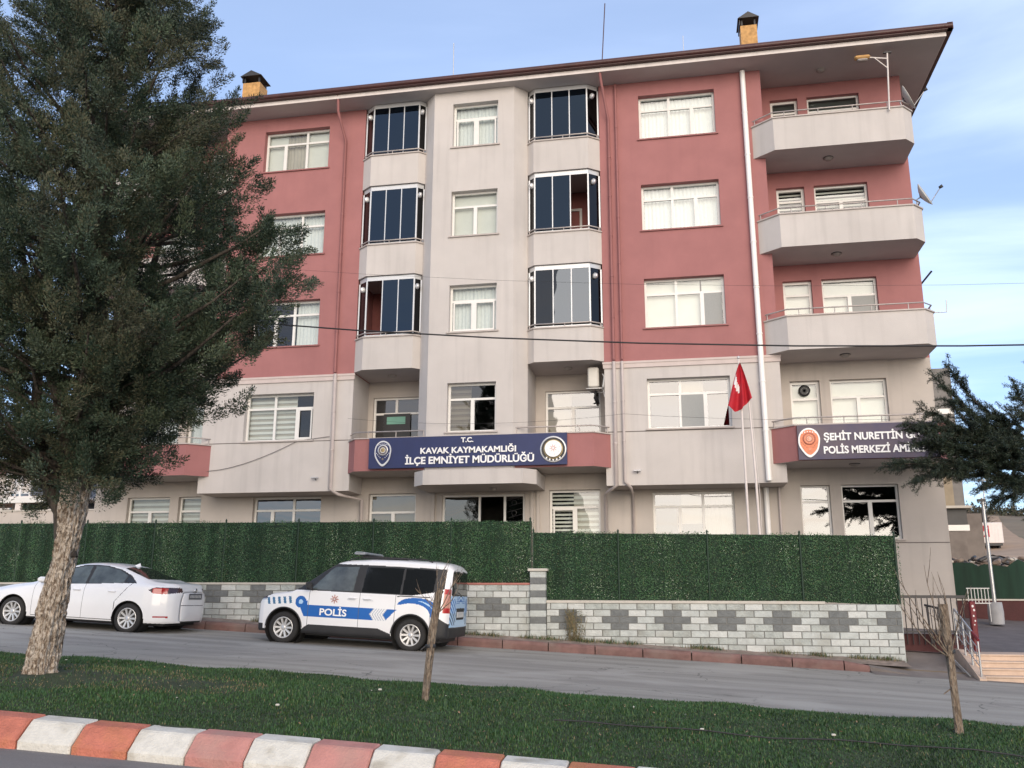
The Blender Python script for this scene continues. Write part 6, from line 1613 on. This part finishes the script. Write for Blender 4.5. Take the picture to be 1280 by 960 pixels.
# ------------------------------------------------------------------ camera, light, sky
f = 1117.06
Fv = Vector((-0.18173432, 0.95502996, 0.23428704)); Rv = Vector((0.98254194, 0.18599915, 0.00395597)); Uv = Vector((0.03979912, -0.23091578, 0.97215942))
cam = bpy.data.cameras.new('camera'); co = bpy.data.objects.new('camera', cam); COL.objects.link(co)
co.matrix_world = Matrix(((Rv.x, Uv.x, -Fv.x, 0),(Rv.y, Uv.y, -Fv.y, 0),(Rv.z, Uv.z, -Fv.z, 1.6),(0,0,0,1)))
cam.sensor_fit = 'HORIZONTAL'; cam.sensor_width = 36; cam.lens = f/1280*36; cam.clip_start = .1; cam.clip_end = 3000
SC.camera = co
SUN_EL, AZ = RAD(14), math.atan2(.32, -1.)        # the sun stands low behind the camera, a little to the right
sd = Vector((math.sin(AZ)*math.cos(SUN_EL), math.cos(AZ)*math.cos(SUN_EL), math.sin(SUN_EL)))
sun = bpy.data.lights.new('sun', 'SUN'); so = bpy.data.objects.new('sun', sun); COL.objects.link(so)
sun.energy = 1.4; sun.angle = RAD(50); sun.color = (1., .88, .76); so.rotation_euler = (sd).to_track_quat('Z', 'Y').to_euler()
w = bpy.data.worlds.new('World'); SC.world = w; w.use_nodes = True
N = w.node_tree.nodes; L = w.node_tree.links; bg = N['Background']
sky = N.new('ShaderNodeTexSky'); sky.sky_type = 'NISHITA'; sky.sun_disc = False; sky.sun_elevation = SUN_EL; sky.sun_rotation = AZ
sky.air_density = 1.0; sky.dust_density = .6; sky.ozone_density = 4.5; sky.altitude = 300
tc = N.new('ShaderNodeTexCoord')
# thin cloud veil: planar projection of the view direction on a cloud deck
sx = N.new('ShaderNodeSeparateXYZ'); L.new(tc.outputs['Generated'], sx.inputs[0])
mz = N.new('ShaderNodeMath'); mz.operation = 'MAXIMUM'; mz.inputs[1].default_value = .06; L.new(sx.outputs[2], mz.inputs[0])
dv = N.new('ShaderNodeVectorMath'); dv.operation = 'DIVIDE'; L.new(tc.outputs['Generated'], dv.inputs[0])
cb = N.new('ShaderNodeCombineXYZ'); L.new(mz.outputs[0], cb.inputs[0]); L.new(mz.outputs[0], cb.inputs[1]); L.new(mz.outputs[0], cb.inputs[2]); L.new(cb.outputs[0], dv.inputs[1])
mp = N.new('ShaderNodeMapping'); mp.inputs['Scale'].default_value = (.55,.9,1); mp.inputs['Rotation'].default_value = (0,0,.5); mp.inputs['Location'].default_value = (2.3,.9,0); L.new(dv.outputs[0], mp.inputs[0])
n1 = N.new('ShaderNodeTexNoise'); n1.inputs['Scale'].default_value = 1.1; n1.inputs['Detail'].default_value = 7; n1.inputs['Roughness'].default_value = .52; n1.inputs['Distortion'].default_value = .35; L.new(mp.outputs[0], n1.inputs['Vector'])
mr = N.new('ShaderNodeMapRange'); mr.interpolation_type = 'SMOOTHSTEP'; mr.inputs[1].default_value = .40; mr.inputs[2].default_value = .78; mr.inputs[3].default_value = .24; mr.inputs[4].default_value = .62; L.new(n1.outputs['Fac'], mr.inputs[0])
# clouds are warm on the sun's side of the sky and pale lavender opposite
dt = N.new('ShaderNodeVectorMath'); dt.operation = 'DOT_PRODUCT'; L.new(tc.outputs['Generated'], dt.inputs[0]); dt.inputs[1].default_value = tuple(sd)
wr_ = N.new('ShaderNodeMapRange'); wr_.interpolation_type = 'SMOOTHSTEP'; wr_.inputs[1].default_value = .45; wr_.inputs[2].default_value = 1.; L.new(dt.outputs['Value'], wr_.inputs[0])
cc = N.new('ShaderNodeMix'); cc.data_type = 'RGBA'; cc.inputs[6].default_value = (6.6,7.6,9.8,1); cc.inputs[7].default_value = (8.,6.3,4.4,1); L.new(wr_.outputs[0], cc.inputs[0])
ad = N.new('ShaderNodeMath'); ad.operation = 'MULTIPLY_ADD'; L.new(wr_.outputs[0], ad.inputs[0]); ad.inputs[1].default_value = .35; ad.use_clamp = True; L.new(mr.outputs[0], ad.inputs[2])
mx = N.new('ShaderNodeMix'); mx.data_type = 'RGBA'; L.new(cc.outputs[2], mx.inputs[7])
L.new(ad.outputs[0], mx.inputs[0]); L.new(sky.outputs[0], mx.inputs[6]); L.new(mx.outputs[2], bg.inputs[0]); bg.inputs[1].default_value = .10
SC.view_settings.view_transform = 'Standard'; SC.view_settings.look = 'None'; SC.view_settings.gamma = 1; SC.view_settings.exposure = 1.08; SC.view_settings.use_curve_mapping = False
SC.cycles.max_bounces = 6; SC.cycles.transparent_max_bounces = 12; SC.cycles.use_denoising = True; SC.cycles.sample_clamp_indirect = 6
